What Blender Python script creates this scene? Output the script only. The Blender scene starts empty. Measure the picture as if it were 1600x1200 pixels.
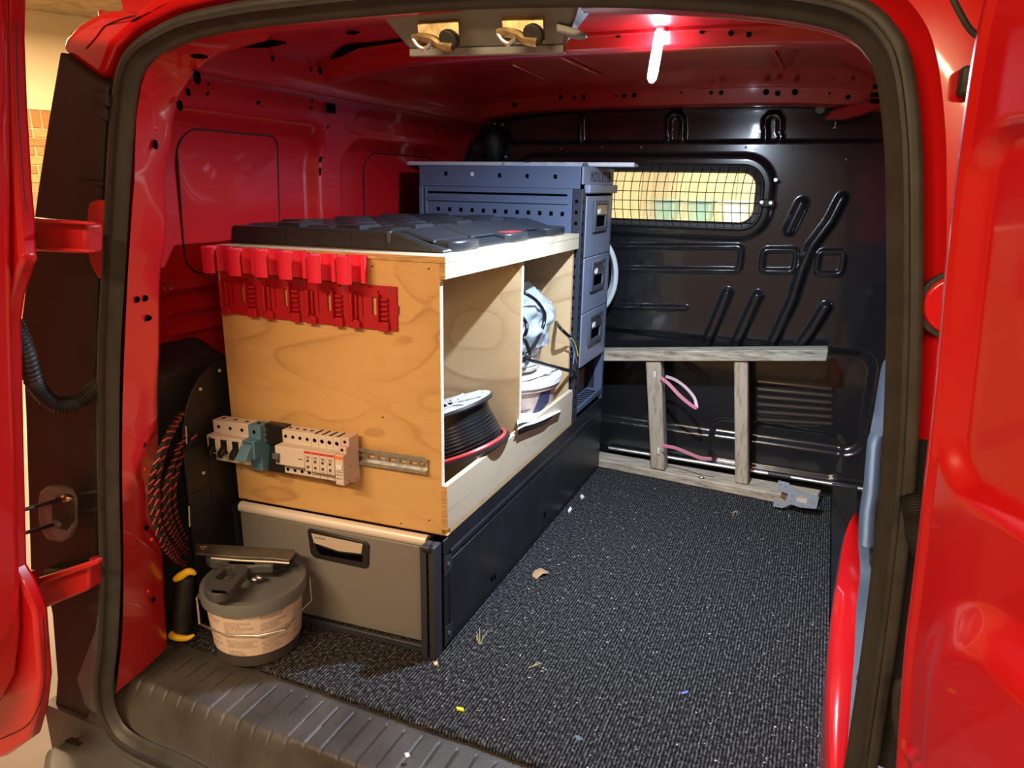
import bpy, bmesh, math, random
from mathutils import Vector, Matrix, noise
random.seed(7)
SC = bpy.context.scene
COL = SC.collection
R = math.radians
PI = math.pi

# ------------------------------------------------------------------ camera
CAM_LOC = Vector((0.6259, -1.1317, 0.9373))
F_PX, YAW, PITCH, ROLL = 1119.62, 0.4043, 0.2730, 0.0178
_f = Vector((-math.sin(YAW)*math.cos(PITCH), math.cos(YAW)*math.cos(PITCH), -math.sin(PITCH)))
_r0 = Vector((math.cos(YAW), math.sin(YAW), 0)); _u0 = _r0.cross(_f)
CR = _r0*math.cos(ROLL) + _u0*math.sin(ROLL)
CU = -_r0*math.sin(ROLL) + _u0*math.cos(ROLL)
CF = _f
cam_d = bpy.data.cameras.new('camera'); cam = bpy.data.objects.new('camera', cam_d); COL.objects.link(cam)
cam_d.sensor_width = 36; cam_d.lens = F_PX/1600*36; cam_d.clip_start = .02; cam_d.clip_end = 100
cam.matrix_world = Matrix(((CR.x, CU.x, -CF.x, CAM_LOC.x), (CR.y, CU.y, -CF.y, CAM_LOC.y), (CR.z, CU.z, -CF.z, CAM_LOC.z), (0, 0, 0, 1)))
SC.camera = cam

# survey of the place: where the sight line of a measured photo point meets a known plane of the van
def sight(px, py): return CF + CR*((px-800)/F_PX) - CU*((py-600)/F_PX)
def PY(px, py, Y): d = sight(px, py); return CAM_LOC + d*((Y-CAM_LOC.y)/d.y)
SKEW, SKX = .08, -.2      # the box front stands a few degrees off square
def PF(px, py, Yo):
    d = sight(px, py); t = (Yo-(CAM_LOC.y-SKEW*(CAM_LOC.x-SKX)))/(d.y-SKEW*d.x); q = CAM_LOC+d*t; return Vector((q.x, Yo, q.z))
def PX(px, py, X): d = sight(px, py); return CAM_LOC + d*((X-CAM_LOC.x)/d.x)
def PZ(px, py, Z): d = sight(px, py); return CAM_LOC + d*((Z-CAM_LOC.z)/d.z)

# ------------------------------------------------------------------ light
w = bpy.data.worlds.new('world'); SC.world = w; w.use_nodes = True
w.node_tree.nodes['Background'].inputs[0].default_value = (1.0, .82, .6, 1)
w.node_tree.nodes['Background'].inputs[1].default_value = .02
SC.view_settings.view_transform = 'Standard'; SC.view_settings.look = 'None'
SC.view_settings.exposure = 0.0; SC.view_settings.gamma = 1.0; SC.view_settings.use_curve_mapping = False
WARM = (1.0, .70, .40)
def area_lamp(name, loc, aim, sx, sy, power, color):
    d = bpy.data.lights.new(name, 'AREA'); d.shape = 'RECTANGLE'; d.size = sx; d.size_y = sy; d.energy = power; d.color = color
    o = bpy.data.objects.new(name, d); COL.objects.link(o); o.location = loc
    o.rotation_euler = (Vector(aim)-Vector(loc)).to_track_quat('-Z', 'Y').to_euler()
    return o
GARAGE_LAMPS = [((-.3, -2.3, 2.16), 1.5, .22, 118), ((2.4, -2.6, 2.16), 1.5, .22, 80), ((-4.3, 1.7, 2.16), 1.5, .22, 330), ((.2, 3.6, 2.16), 1.5, .22, 150)]
for i, (l, sx, sy, pw) in enumerate(GARAGE_LAMPS):
    area_lamp('garage_lamp_light', (l[0], l[1], l[2]-.075), (l[0], l[1], l[2]-1), sx, sy, pw, WARM if i < 3 else (1.0, .93, .74))
LED_POWER, LED_DOWN = 90.0, 23.0

# ------------------------------------------------------------------ materials
MATS = {}
def nm(name):
    m = bpy.data.materials.new(name); m.use_nodes = True
    return m, m.node_tree.nodes, m.node_tree.links, m.node_tree.nodes['Principled BSDF']
def mat(name, col, rough=.5, metal=0, coat=0, spec=.5, emis=None, estr=0, var=0, vscale=30, bump=0, bscale=200, trans=0, alpha=1, stretch=(1, 1, 1)):
    m, N, L, b = nm(name)
    b.inputs['Base Color'].default_value = (*col, 1); b.inputs['Roughness'].default_value = rough
    b.inputs['Metallic'].default_value = metal; b.inputs['Coat Weight'].default_value = coat
    b.inputs['Coat Roughness'].default_value = .06; b.inputs['Specular IOR Level'].default_value = spec
    b.inputs['Transmission Weight'].default_value = trans; b.inputs['Alpha'].default_value = alpha
    if emis: b.inputs['Emission Color'].default_value = (*emis, 1); b.inputs['Emission Strength'].default_value = estr
    if var or bump:
        tc = N.new('ShaderNodeTexCoord'); mp = N.new('ShaderNodeMapping'); mp.inputs['Scale'].default_value = stretch
        L.new(tc.outputs['Object'], mp.inputs['Vector'])
    if var:
        n = N.new('ShaderNodeTexNoise'); n.inputs['Scale'].default_value = vscale; n.inputs['Detail'].default_value = 5
        L.new(mp.outputs[0], n.inputs['Vector'])
        r = N.new('ShaderNodeValToRGB'); r.color_ramp.elements[0].position = .3; r.color_ramp.elements[1].position = .7
        r.color_ramp.elements[0].color = (*[max(0, c*(1-var)) for c in col], 1); r.color_ramp.elements[1].color = (*[min(1, c*(1+var)) for c in col], 1)
        L.new(n.outputs['Fac'], r.inputs[0]); L.new(r.outputs[0], b.inputs['Base Color'])
    if bump:
        n2 = N.new('ShaderNodeTexNoise'); n2.inputs['Scale'].default_value = bscale; n2.inputs['Detail'].default_value = 3
        L.new(mp.outputs[0], n2.inputs['Vector'])
        bp = N.new('ShaderNodeBump'); bp.inputs['Strength'].default_value = bump; bp.inputs['Distance'].default_value = .002
        L.new(n2.outputs['Fac'], bp.inputs['Height']); L.new(bp.outputs[0], b.inputs['Normal'])
    MATS[name] = m
    return m
mat('red_paint', (.56, .006, .008), .28, coat=.8, bump=.03, bscale=9)
mat('red_inner', (.48, .008, .012), .34, coat=.6, bump=.08, bscale=14)
mat('red_matt', (.50, .012, .014), .45, coat=.2, bump=.3, bscale=400)
mat('black_paint', (.012, .012, .014), .22, coat=.7, bump=.05, bscale=10)
mat('rubber', (.022, .021, .019), .55, var=.35, vscale=40)
mat('seal_rubber', (.030, .029, .026), .5, var=.25, vscale=30)
mat('black_plastic', (.016, .016, .017), .45, bump=.2, bscale=500)
mat('tail_plastic', (.020, .021, .022), .55, bump=.15, bscale=600)
mat('dark_hole', (.002, .0015, .0015), .9, spec=.02)
mat('seam', (.02, .002, .002), .7)
mat('grey_plastic', (.055, .068, .088), .38, bump=.4, bscale=700)
mat('bumper', (.12, .12, .12), .5, var=.25, vscale=6)
mat('sill_plastic', (.050, .046, .042), .5, var=.45, vscale=9, bump=.3, bscale=300)
mat('cover_plastic', (.24, .25, .24), .5)
mat('boot_grey', (.20, .19, .175), .6, var=.3, vscale=30)
mat('drawer_grey', (.20, .19, .185), .45, bump=.1, bscale=600)
mat('cab_blue', (.095, .125, .20), .42, bump=.12, bscale=500)
mat('cab_drawer', (.23, .26, .36), .4)
mat('cab_dark', (.028, .032, .045), .45)
mat('panel_black', (.014, .016, .021), .4, var=.3, vscale=12)
mat('alu', (.88, .80, .74), .40, metal=.25)
mat('steel', (.62, .62, .62), .35, metal=1, var=.2, vscale=60)
mat('galv', (.52, .53, .53), .4, metal=1, var=.25, vscale=90)
mat('dark_steel', (.085, .105, .14), .45, metal=.1)
mat('brass', (.55, .42, .22), .35, metal=1, var=.4, vscale=80)
mat('plate_tan', (.55, .46, .38), .4)
mat('clip_red', (.80, .018, .055), .5, bump=.15, bscale=900, stretch=(.05, .05, 1))
mat('mount_red', (.42, .006, .014), .5, bump=.15, bscale=900, stretch=(.05, .05, 1))
mat('lid_black', (.022, .025, .030), .32, bump=.2, bscale=600)
mat('breaker', (.66, .58, .50), .5)
mat('breaker_side', (.62, .48, .42), .5)
mat('breaker_blue', (.09, .22, .32), .5)
mat('toggle_black', (.012, .012, .012), .4)
mat('toggle_grey', (.10, .11, .13), .4)
mat('print_dark', (.05, .05, .06), .6)
mat('print_red', (.65, .03, .04), .5)
mat('print_orange', (.8, .20, .03), .5)
mat('print_brown', (.35, .12, .05), .5)
mat('white_plastic', (.78, .80, .82), .4)
mat('white_hose', (.70, .76, .78), .35)
mat('bucket_tan', (.62, .47, .40), .5, var=.12, vscale=20)
mat('bucket_white', (.80, .83, .84), .5, bump=.5, bscale=60)
mat('print_navy', (.045, .05, .12), .5)
mat('flange_black', (.02, .02, .022), .4)
mat('flange_light', (.55, .57, .58), .5, var=.35, vscale=60)
mat('cable_black', (.010, .010, .011), .32)
mat('cable_red', (.70, .06, .06), .35)
mat('wire_yellow', (.75, .75, .06), .4)
mat('wire_blue', (.10, .25, .55), .4)
mat('wire_brown', (.30, .14, .06), .4)
mat('rope_black', (.012, .012, .012), .7, bump=.4, bscale=500)
mat('rope_red', (.62, .07, .05), .7)
mat('yellow', (.80, .52, .01), .45)
mat('bucket_dark', (.055, .048, .044), .45)
mat('lid_grey', (.13, .14, .145), .4)
mat('saw_grey', (.055, .058, .062), .5, bump=.3, bscale=400)
mat('sheath', (.09, .078, .066), .35, var=.4, vscale=25)
mat('pink', (.80, .30, .40), .5)
mat('pink_pale', (.75, .58, .66), .5)
mat('leaf', (.42, .26, .14), .7)
mat('scrap_yellow', (.75, .85, .02), .5)
mat('scrap_blue', (.10, .18, .50), .5)
mat('scrap_white', (.7, .7, .66), .6)
mat('straw', (.50, .42, .24), .7)
mat('cream', (.80, .68, .44), .7, var=.06, vscale=2)
mat('mortar', (.66, .52, .30), .85)
mat('concrete', (.36, .28, .16), .9, var=.25, vscale=8, bump=.5, bscale=60)
mat('garage_floor', (.30, .26, .22), .6, var=.2, vscale=3)
mat('dim_wall', (.44, .36, .25), .8, var=.15, vscale=2)
mat('board_pale', (.66, .60, .38), .6, var=.15, vscale=6, stretch=(6, 1, .4))
mat('board_tan', (.50, .42, .27), .6, var=.15, vscale=6, stretch=(6, 1, .4))
mat('bin_teal', (.25, .42, .42), .5)
mat('lamp_white', (.8, .8, .78), .4)
mat('wire_mesh', (.015, .016, .018), .4)
mat('plastic_bag', (.62, .74, .84), .12, trans=.2, alpha=.62, bump=1.0, bscale=60)
mat('led', (1, 1, 1), .3, emis=(.66, .80, 1.0), estr=LED_POWER)
mat('led_end', (.9, .93, 1), .3, emis=(.7, .84, 1.0), estr=5)
for i, c in enumerate([(.56, .22, .07), (.60, .25, .09), (.50, .18, .06), (.64, .29, .11)]): mat('brick%d' % i, c, .85, var=.15, vscale=25)

def glass():
    m, N, L, b = nm('glass')
    b.inputs['Base Color'].default_value = (.9, 1, .95, 1); b.inputs['Roughness'].default_value = .02
    b.inputs['Transmission Weight'].default_value = 1; b.inputs['IOR'].default_value = 1.1; b.inputs['Alpha'].default_value = .35
    MATS['glass'] = m
glass()

def ply(name, base, dark, axes, scale=1.0):
    # rotary cut veneer: contour bands of a soft noise field with fine fibre
    m, N, L, b = nm(name)
    tc = N.new('ShaderNodeTexCoord'); mp = N.new('ShaderNodeMapping')
    mp.inputs['Scale'].default_value = tuple(a*scale for a in axes)
    L.new(tc.outputs['Object'], mp.inputs['Vector'])
    n = N.new('ShaderNodeTexNoise'); n.inputs['Scale'].default_value = 1.0; n.inputs['Detail'].default_value = 1.5; n.inputs['Distortion'].default_value = .35
    L.new(mp.outputs[0], n.inputs['Vector'])
    k = N.new('ShaderNodeMath'); k.operation = 'MULTIPLY'; k.inputs[1].default_value = 6; L.new(n.outputs['Fac'], k.inputs[0])
    fr = N.new('ShaderNodeMath'); fr.operation = 'FRACT'; L.new(k.outputs[0], fr.inputs[0])
    r = N.new('ShaderNodeValToRGB'); e = r.color_ramp.elements
    e[0].position = 0; e[0].color = (0, 0, 0, 1); e[1].position = 1; e[1].color = (0, 0, 0, 1)
    for p_, v in ((.45, .05), (.75, .22), (.90, .62), (.96, .2)):
        q = e.new(p_); q.color = (v, v, v, 1)
    L.new(fr.outputs[0], r.inputs[0])
    # patches where the bands are strong
    n3 = N.new('ShaderNodeTexNoise'); n3.inputs['Scale'].default_value = .8; L.new(mp.outputs[0], n3.inputs['Vector'])
    r3 = N.new('ShaderNodeValToRGB'); r3.color_ramp.elements[0].position = .36; r3.color_ramp.elements[1].position = .68
    r3.color_ramp.elements[0].color = (.15, .15, .15, 1)
    L.new(n3.outputs['Fac'], r3.inputs[0])
    mu = N.new('ShaderNodeMath'); mu.operation = 'MULTIPLY'; L.new(r.outputs[0], mu.inputs[0]); L.new(r3.outputs[0], mu.inputs[1])
    # fibre
    mp2 = N.new('ShaderNodeMapping'); mp2.inputs['Scale'].default_value = (axes[0]*4, axes[1]*4, axes[2]*26)
    L.new(tc.outputs['Object'], mp2.inputs['Vector'])
    n2 = N.new('ShaderNodeTexNoise'); n2.inputs['Scale'].default_value = 4; n2.inputs['Detail'].default_value = 4; L.new(mp2.outputs[0], n2.inputs['Vector'])
    f2 = N.new('ShaderNodeMath'); f2.operation = 'MULTIPLY_ADD'; f2.inputs[1].default_value = .55; f2.inputs[2].default_value = -.17; L.new(n2.outputs['Fac'], f2.inputs[0])
    ad = N.new('ShaderNodeMath'); ad.operation = 'ADD'; ad.use_clamp = True; L.new(mu.outputs[0], ad.inputs[0]); L.new(f2.outputs[0], ad.inputs[1])
    mx = N.new('ShaderNodeMix'); mx.data_type = 'RGBA'; mx.inputs['A'].default_value = (*base, 1); mx.inputs['B'].default_value = (*dark, 1)
    L.new(ad.outputs[0], mx.inputs['Factor']); L.new(mx.outputs['Result'], b.inputs['Base Color'])
    b.inputs['Roughness'].default_value = .42
    MATS[name] = m
ply('ply_face', (.68, .43, .17), (.36, .17, .05), (3.2, 3.2, 6.5))
ply('ply_side', (.64, .46, .25), (.36, .20, .09), (3.0, 3.0, 5.5))
ply('ply_pale', (.64, .55, .40), (.38, .27, .16), (5, 2.0, 9))
mat('ply_edge', (.55, .33, .13), .6, var=.35, vscale=30, stretch=(1, 1, 14))
mat('ply_edge_pale', (.78, .72, .58), .6, var=.2, vscale=30, stretch=(1, 1, 14))

def oldwood():
    m, N, L, b = nm('old_wood')
    tc = N.new('ShaderNodeTexCoord'); mp = N.new('ShaderNodeMapping'); mp.inputs['Scale'].default_value = (5, 40, 40)
    L.new(tc.outputs['Object'], mp.inputs['Vector'])
    n = N.new('ShaderNodeTexNoise'); n.inputs['Scale'].default_value = 2.5; n.inputs['Detail'].default_value = 7; n.inputs['Roughness'].default_value = .7; L.new(mp.outputs[0], n.inputs['Vector'])
    r = N.new('ShaderNodeValToRGB'); e = r.color_ramp.elements
    e[0].position = .28; e[0].color = (.10, .075, .05, 1); e[1].position = .72; e[1].color = (.60, .55, .46, 1)
    q = e.new(.5); q.color = (.42, .36, .27, 1)
    L.new(n.outputs['Fac'], r.inputs[0]); L.new(r.outputs[0], b.inputs['Base Color'])
    bp = N.new('ShaderNodeBump'); bp.inputs['Strength'].default_value = .6; bp.inputs['Distance'].default_value = .003
    L.new(n.outputs['Fac'], bp.inputs['Height']); L.new(bp.outputs[0], b.inputs['Normal']); b.inputs['Roughness'].default_value = .8
    MATS['old_wood'] = m
    m2 = m.copy(); m2.name = 'old_wood_upright'; m2.node_tree.nodes['Mapping'].inputs['Scale'].default_value = (40, 40, 5); MATS['old_wood_upright'] = m2
    m2.node_tree.nodes['Color Ramp'].color_ramp.elements[2].color = (.42, .36, .29, 1)
oldwood()

def carpet():
    m, N, L, b = nm('carpet')
    tc = N.new('ShaderNodeTexCoord')
    sep = N.new('ShaderNodeSeparateXYZ'); L.new(tc.outputs['Object'], sep.inputs[0])
    # rows of loops running along the van
    sx = N.new('ShaderNodeMath'); sx.operation = 'MULTIPLY'; sx.inputs[1].default_value = 2*PI/.0062; L.new(sep.outputs['X'], sx.inputs[0])
    sn = N.new('ShaderNodeMath'); sn.operation = 'SINE'; L.new(sx.outputs[0], sn.inputs[0])
    mp = N.new('ShaderNodeMapping'); mp.inputs['Scale'].default_value = (160, 105, 160); L.new(tc.outputs['Object'], mp.inputs['Vector'])
    vo = N.new('ShaderNodeTexNoise'); vo.inputs['Scale'].default_value = 1.0; vo.inputs['Detail'].default_value = 2.5; vo.inputs['Roughness'].default_value = .75; L.new(mp.outputs[0], vo.inputs['Vector'])
    ma = N.new('ShaderNodeMath'); ma.operation = 'MULTIPLY_ADD'; ma.inputs[1].default_value = .10; L.new(sn.outputs[0], ma.inputs[0]); L.new(vo.outputs['Fac'], ma.inputs[2])
    r = N.new('ShaderNodeValToRGB'); e = r.color_ramp.elements
    e[0].position = .38; e[0].color = (.006, .006, .007, 1); e[1].position = .80; e[1].color = (.20, .20, .205, 1)
    q = e.new(.55); q.color = (.032, .033, .036, 1)
    L.new(ma.outputs[0], r.inputs[0]); L.new(r.outputs[0], b.inputs['Base Color'])
    bp = N.new('ShaderNodeBump'); bp.inputs['Strength'].default_value = .9; bp.inputs['Distance'].default_value = .004
    L.new(ma.outputs[0], bp.inputs['Height']); L.new(bp.outputs[0], b.inputs['Normal'])
    b.inputs['Roughness'].default_value = .95; b.inputs['Specular IOR Level'].default_value = .1
    MATS['carpet'] = m
carpet()

def label_print():
    # small print in paragraphs: u runs round the bucket, v up
    m, N, L, b = nm('label_print')
    uv = N.new('ShaderNodeUVMap'); sep = N.new('ShaderNodeSeparateXYZ'); L.new(uv.outputs[0], sep.inputs[0])
    def mth(op, a, bv=None, **k):
        n = N.new('ShaderNodeMath'); n.operation = op
        for i, v in enumerate((a, bv)):
            if v is None: continue
            if isinstance(v, (int, float)): n.inputs[i].default_value = v
            else: L.new(v, n.inputs[i])
        return n.outputs[0]
    u, v = sep.outputs['X'], sep.outputs['Y']
    line = mth('FLOOR', mth('MULTIPLY', v, 44)); lf = mth('FRACT', mth('MULTIPLY', v, 44))
    ink = mth('GREATER_THAN', lf, .42)
    col = mth('FLOOR', mth('MULTIPLY', u, 8)); cf = mth('FRACT', mth('MULTIPLY', u, 8))
    c1 = N.new('ShaderNodeCombineXYZ'); L.new(mth('MULTIPLY', u, 420), c1.inputs[0]); L.new(mth('MULTIPLY', line, 7.3), c1.inputs[1])
    n1 = N.new('ShaderNodeTexNoise'); n1.inputs['Scale'].default_value = 1; n1.inputs['Detail'].default_value = 1; L.new(c1.outputs[0], n1.inputs['Vector'])
    letters = mth('GREATER_THAN', n1.outputs['Fac'], .47)
    c2 = N.new('ShaderNodeCombineXYZ'); L.new(mth('MULTIPLY', col, 3.7), c2.inputs[0]); L.new(mth('MULTIPLY', mth('FLOOR', mth('MULTIPLY', v, 15)), 1.9), c2.inputs[1])
    n2 = N.new('ShaderNodeTexWhiteNoise'); n2.noise_dimensions = '2D'; L.new(c2.outputs[0], n2.inputs['Vector'])
    ends = mth('LESS_THAN', cf, mth('ADD', mth('MULTIPLY', n2.outputs['Value'], .55), .42))
    para = mth('GREATER_THAN', n2.outputs['Value'], .16)
    marg = mth('GREATER_THAN', cf, .06)
    a = mth('MULTIPLY', mth('MULTIPLY', ink, letters), mth('MULTIPLY', mth('MULTIPLY', ends, para), marg))
    mx = N.new('ShaderNodeMix'); mx.data_type = 'RGBA'; mx.inputs['A'].default_value = (.66, .53, .44, 1); mx.inputs['B'].default_value = (.22, .17, .14, 1)
    L.new(a, mx.inputs['Factor']); L.new(mx.outputs['Result'], b.inputs['Base Color']); b.inputs['Roughness'].default_value = .45
    MATS['label_print'] = m
label_print()

# ------------------------------------------------------------------ geometry helpers
def smoothstep(a, b, x):
    t = max(0, min(1, (x-a)/(b-a))); return t*t*(3-2*t)
def rrect(u, v, cu, cv, hu, hv, r):
    qx = abs(u-cu)-hu+r; qy = abs(v-cv)-hv+r
    return math.hypot(max(qx, 0), max(qy, 0))+min(max(qx, qy), 0)-r
def seg_d(u, v, pts):
    best = 9
    for (a, b_), (c, d) in zip(pts, pts[1:]):
        dx, dy = c-a, d-b_; l = dx*dx+dy*dy
        t = max(0, min(1, ((u-a)*dx+(v-b_)*dy)/l)); best = min(best, math.hypot(u-a-t*dx, v-b_-t*dy))
    return best
def spline(pts, n=6, closed=False):
    pts = [Vector(p) for p in pts]; out = []; m = len(pts)
    rng = range(m) if closed else range(m-1)
    for i in rng:
        g = lambda k: pts[k % m] if closed else pts[max(0, min(m-1, k))]
        p0, p1, p2, p3 = g(i-1), g(i), g(i+1), g(i+2)
        for j in range(n):
            t = j/n
            out.append(.5*((2*p1)+(p2-p0)*t+(2*p0-5*p1+4*p2-p3)*t*t+(3*p1-p0-3*p2+p3)*t**3))
    if not closed: out.append(pts[-1])
    return out

class MB:
    def __init__(s): s.bm = bmesh.new()
    def hexa(s, p):
        v = [s.bm.verts.new(q) for q in p]
        for f in ((0, 3, 2, 1), (4, 5, 6, 7), (0, 1, 5, 4), (1, 2, 6, 5), (2, 3, 7, 6), (3, 0, 4, 7)): s.bm.faces.new([v[i] for i in f])
        return s
    def box(s, x0, x1, y0, y1, z0, z1, M=None):
        p = [(x0, y0, z0), (x1, y0, z0), (x1, y1, z0), (x0, y1, z0), (x0, y0, z1), (x1, y0, z1), (x1, y1, z1), (x0, y1, z1)]
        if M: p = [M @ Vector(q) for q in p]
        return s.hexa(p)
    def prism(s, pts, vec):
        vec = Vector(vec); a = [s.bm.verts.new(Vector(p)) for p in pts]; b = [s.bm.verts.new(Vector(p)+vec) for p in pts]; n = len(pts)
        s.bm.faces.new(a); s.bm.faces.new(b[::-1])
        for i in range(n): s.bm.faces.new([a[i], b[i], b[(i+1) % n], a[(i+1) % n]])
        return s
    def ringprism(s, outer, inner, vec):
        vec = Vector(vec); n = len(outer)
        q = [[s.bm.verts.new(Vector(p)+o) for p in ring] for ring in (outer, inner) for o in (Vector(), vec)]
        oa, ob, ia, ib = q
        for i in range(n):
            j = (i+1) % n
            s.bm.faces.new([oa[i], oa[j], ia[j], ia[i]]); s.bm.faces.new([ob[i], ib[i], ib[j], ob[j]])
            s.bm.faces.new([oa[i], ob[i], ob[j], oa[j]]); s.bm.faces.new([ia[i], ia[j], ib[j], ib[i]])
        return s
    def tube(s, pts, r, seg=8, closed=False, cap=True):
        pts = [Vector(p) for p in pts]; n = len(pts); rings = []; prev = None
        for i, p in enumerate(pts):
            t = (pts[(i+1) % n]-pts[i-1]) if closed else (pts[min(i+1, n-1)]-pts[max(i-1, 0)])
            t.normalize()
            if prev is None: a = t.orthogonal().normalized()
            else:
                a = prev-t*prev.dot(t); a = a.normalized() if a.length > 1e-6 else t.orthogonal().normalized()
            prev = a; b = t.cross(a); rr = r[i] if isinstance(r, (list, tuple)) else r
            rings.append([s.bm.verts.new(p+(a*math.cos(2*PI*k/seg)+b*math.sin(2*PI*k/seg))*rr) for k in range(seg)])
        for i in range(n if closed else n-1):
            A, B = rings[i], rings[(i+1) % n]
            for k in range(seg): s.bm.faces.new([A[k], A[(k+1) % seg], B[(k+1) % seg], B[k]])
        if cap and not closed: s.bm.faces.new(rings[0][::-1]); s.bm.faces.new(rings[-1])
        return s
    def cyl(s, p0, p1, r0, r1=None, seg=20): return s.tube([p0, p1], [r0, r0 if r1 is None else r1], seg)
    def sweep(s, path, prof, up, closed=False, cap=True):
        # prof: (side, up) offsets; side = tangent x up
        path = [Vector(p) for p in path]; n = len(path); rings = []
        for i, p in enumerate(path):
            t = (path[(i+1) % n]-path[i-1]) if closed else (path[min(i+1, n-1)]-path[max(i-1, 0)])
            t.normalize(); u = Vector(up); u = (u-t*u.dot(t)).normalized(); sd = t.cross(u)
            rings.append([s.bm.verts.new(p+sd*a+u*b) for a, b in prof])
        m = len(prof)
        for i in range(n if closed else n-1):
            A, B = rings[i], rings[(i+1) % n]
            for k in range(m): s.bm.faces.new([A[k], A[(k+1) % m], B[(k+1) % m], B[k]])
        if cap and not closed: s.bm.faces.new(rings[0][::-1]); s.bm.faces.new(rings[-1])
        return s
    def lathe(s, prof, c=(0, 0, 0), seg=32, M=None, a0=0, a1=2*PI):
        full = abs(a1-a0-2*PI) < 1e-6; c = Vector(c); cols = []
        for k in range(seg if full else seg+1):
            a = a0+(a1-a0)*k/seg
            col = []
            for r_, z in prof:
                p = Vector((r_*math.cos(a), r_*math.sin(a), z)); p = (M @ p) if M else p+c
                col.append(s.bm.verts.new(p))
            cols.append(col)
        for k in range(seg):
            A, B = cols[k], cols[(k+1) % len(cols)]
            for i in range(len(prof)-1): s.bm.faces.new([A[i], B[i], B[i+1], A[i+1]])
        return s
    def grid(s, nu, nv, f, keep=None):
        v = [[s.bm.verts.new(f(i/nu, j/nv)) for j in range(nv+1)] for i in range(nu+1)]
        for i in range(nu):
            for j in range(nv):
                if keep and not keep((i+.5)/nu, (j+.5)/nv): continue
                s.bm.faces.new([v[i][j], v[i+1][j], v[i+1][j+1], v[i][j+1]])
        for q in [q for q in s.bm.verts if not q.link_faces]: s.bm.verts.remove(q)
        return s
    def loft(s, rows):
        v = [[s.bm.verts.new(Vector(p)) for p in r_] for r_ in rows]
        for i in range(len(v)-1):
            for j in range(len(v[0])-1): s.bm.faces.new([v[i][j], v[i+1][j], v[i+1][j+1], v[i][j+1]])
        return s
    def blob(s, c, rad, sub=3, amp=.0, fr=3):
        g = bmesh.ops.create_icosphere(s.bm, subdivisions=sub, radius=1)
        for v in g['verts']:
            d = 1+amp*noise.noise(v.co*fr+Vector(c)*7)+amp*.5*noise.noise(v.co*fr*2.7)
            v.co = Vector(c)+Vector((v.co.x*rad[0], v.co.y*rad[1], v.co.z*rad[2]))*d
        return s
    def build(s, name, m, parent=None, bevel=0, smooth=40, solid=0, seg=2, fix=True):
        if fix: bmesh.ops.recalc_face_normals(s.bm, faces=s.bm.faces)
        me = bpy.data.meshes.new(name); s.bm.to_mesh(me); s.bm.free()
        me.materials.append(MATS[m])
        if smooth:
            me.shade_smooth(); me.set_sharp_from_angle(angle=R(smooth))
        o = bpy.data.objects.new(name, me); COL.objects.link(o)
        if solid:
            k = o.modifiers.new('s', 'SOLIDIFY'); k.thickness = solid; k.offset = 0
        if bevel:
            k = o.modifiers.new('b', 'BEVEL'); k.width = bevel; k.segments = seg; k.limit_method = 'ANGLE'; k.angle_limit = R(50); k.harden_normals = False
        if parent: attach(o, parent)
        return o
def attach(o, p):
    o.parent = p
    M = Matrix.Identity(4); q = p
    ms = []
    while q: ms.append(q); q = q.parent
    for q in reversed(ms):
        M = M @ q.matrix_parent_inverse @ q.matrix_basis
    o.matrix_parent_inverse = M.inverted()
def thing(name, label, cat, loc=(0, 0, 0), group=None):
    o = bpy.data.objects.new(name, None); o.empty_display_size = .05; COL.objects.link(o); o.location = loc
    return tag(o, label, cat, group)
def tag(o, label, cat, group=None):
    o['label'] = label; o['category'] = cat
    if group: o['group'] = group
    return o
def struct(o, label=None):
    o['kind'] = 'structure'
    if label: o['label'] = label
    return o
def frame(c, xd, yd):
    xd = Vector(xd).normalized(); yd = Vector(yd); yd = (yd-xd*yd.dot(xd)).normalized(); zd = xd.cross(yd)
    return Matrix(((xd.x, yd.x, zd.x, c[0]), (xd.y, yd.y, zd.y, c[1]), (xd.z, yd.z, zd.z, c[2]), (0, 0, 0, 1)))
def disc(mb, c, nrm, ru, rv, th=.0012, u=None, seg=14):
    nrm = Vector(nrm).normalized(); u = Vector(u) if u else nrm.orthogonal(); u = (u-nrm*u.dot(nrm)).normalized(); v = nrm.cross(u); c = Vector(c)
    return mb.prism([c+u*(ru*math.cos(2*PI*k/seg))+v*(rv*math.sin(2*PI*k/seg))-nrm*th*.5 for k in range(seg)], nrm*th)
def text(name, s, size, m, parent, c, xd, yd, ext=.0004, align='CENTER', sx=1):
    cu = bpy.data.curves.new(name, 'FONT'); cu.body = s; cu.size = size; cu.extrude = ext; cu.align_x = align; cu.align_y = 'CENTER'; cu.resolution_u = 2
    t = bpy.data.objects.new(name, cu); COL.objects.link(t)
    me = bpy.data.meshes.new_from_object(t.evaluated_get(bpy.context.evaluated_depsgraph_get()))
    bpy.data.objects.remove(t); me.name = name
    M = frame(c, xd, yd) @ Matrix.Diagonal((sx, 1, 1, 1)); me.transform(M)
    me.materials.clear(); me.materials.append(MATS[m])
    o = bpy.data.objects.new(name, me); COL.objects.link(o)
    if parent: attach(o, parent)
    return o

def skewed(root):
    # the box and drawer fronts are not quite square to the van: front swung, rear end true
    todo = [root]
    while todo:
        o = todo.pop(); todo += list(o.children)
        if o.type == 'MESH' and not o.data.get('skewed'):
            for v in o.data.vertices:
                f_ = max(0, min(1, 1-(v.co.y-.06)/.70)); v.co.y += SKEW*(v.co.x-SKX)*f_
            o.data['skewed'] = 1

# ================================================================== THE SETTING
ROOF_Z = 1.215
BULK_Y = 1.22
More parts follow.
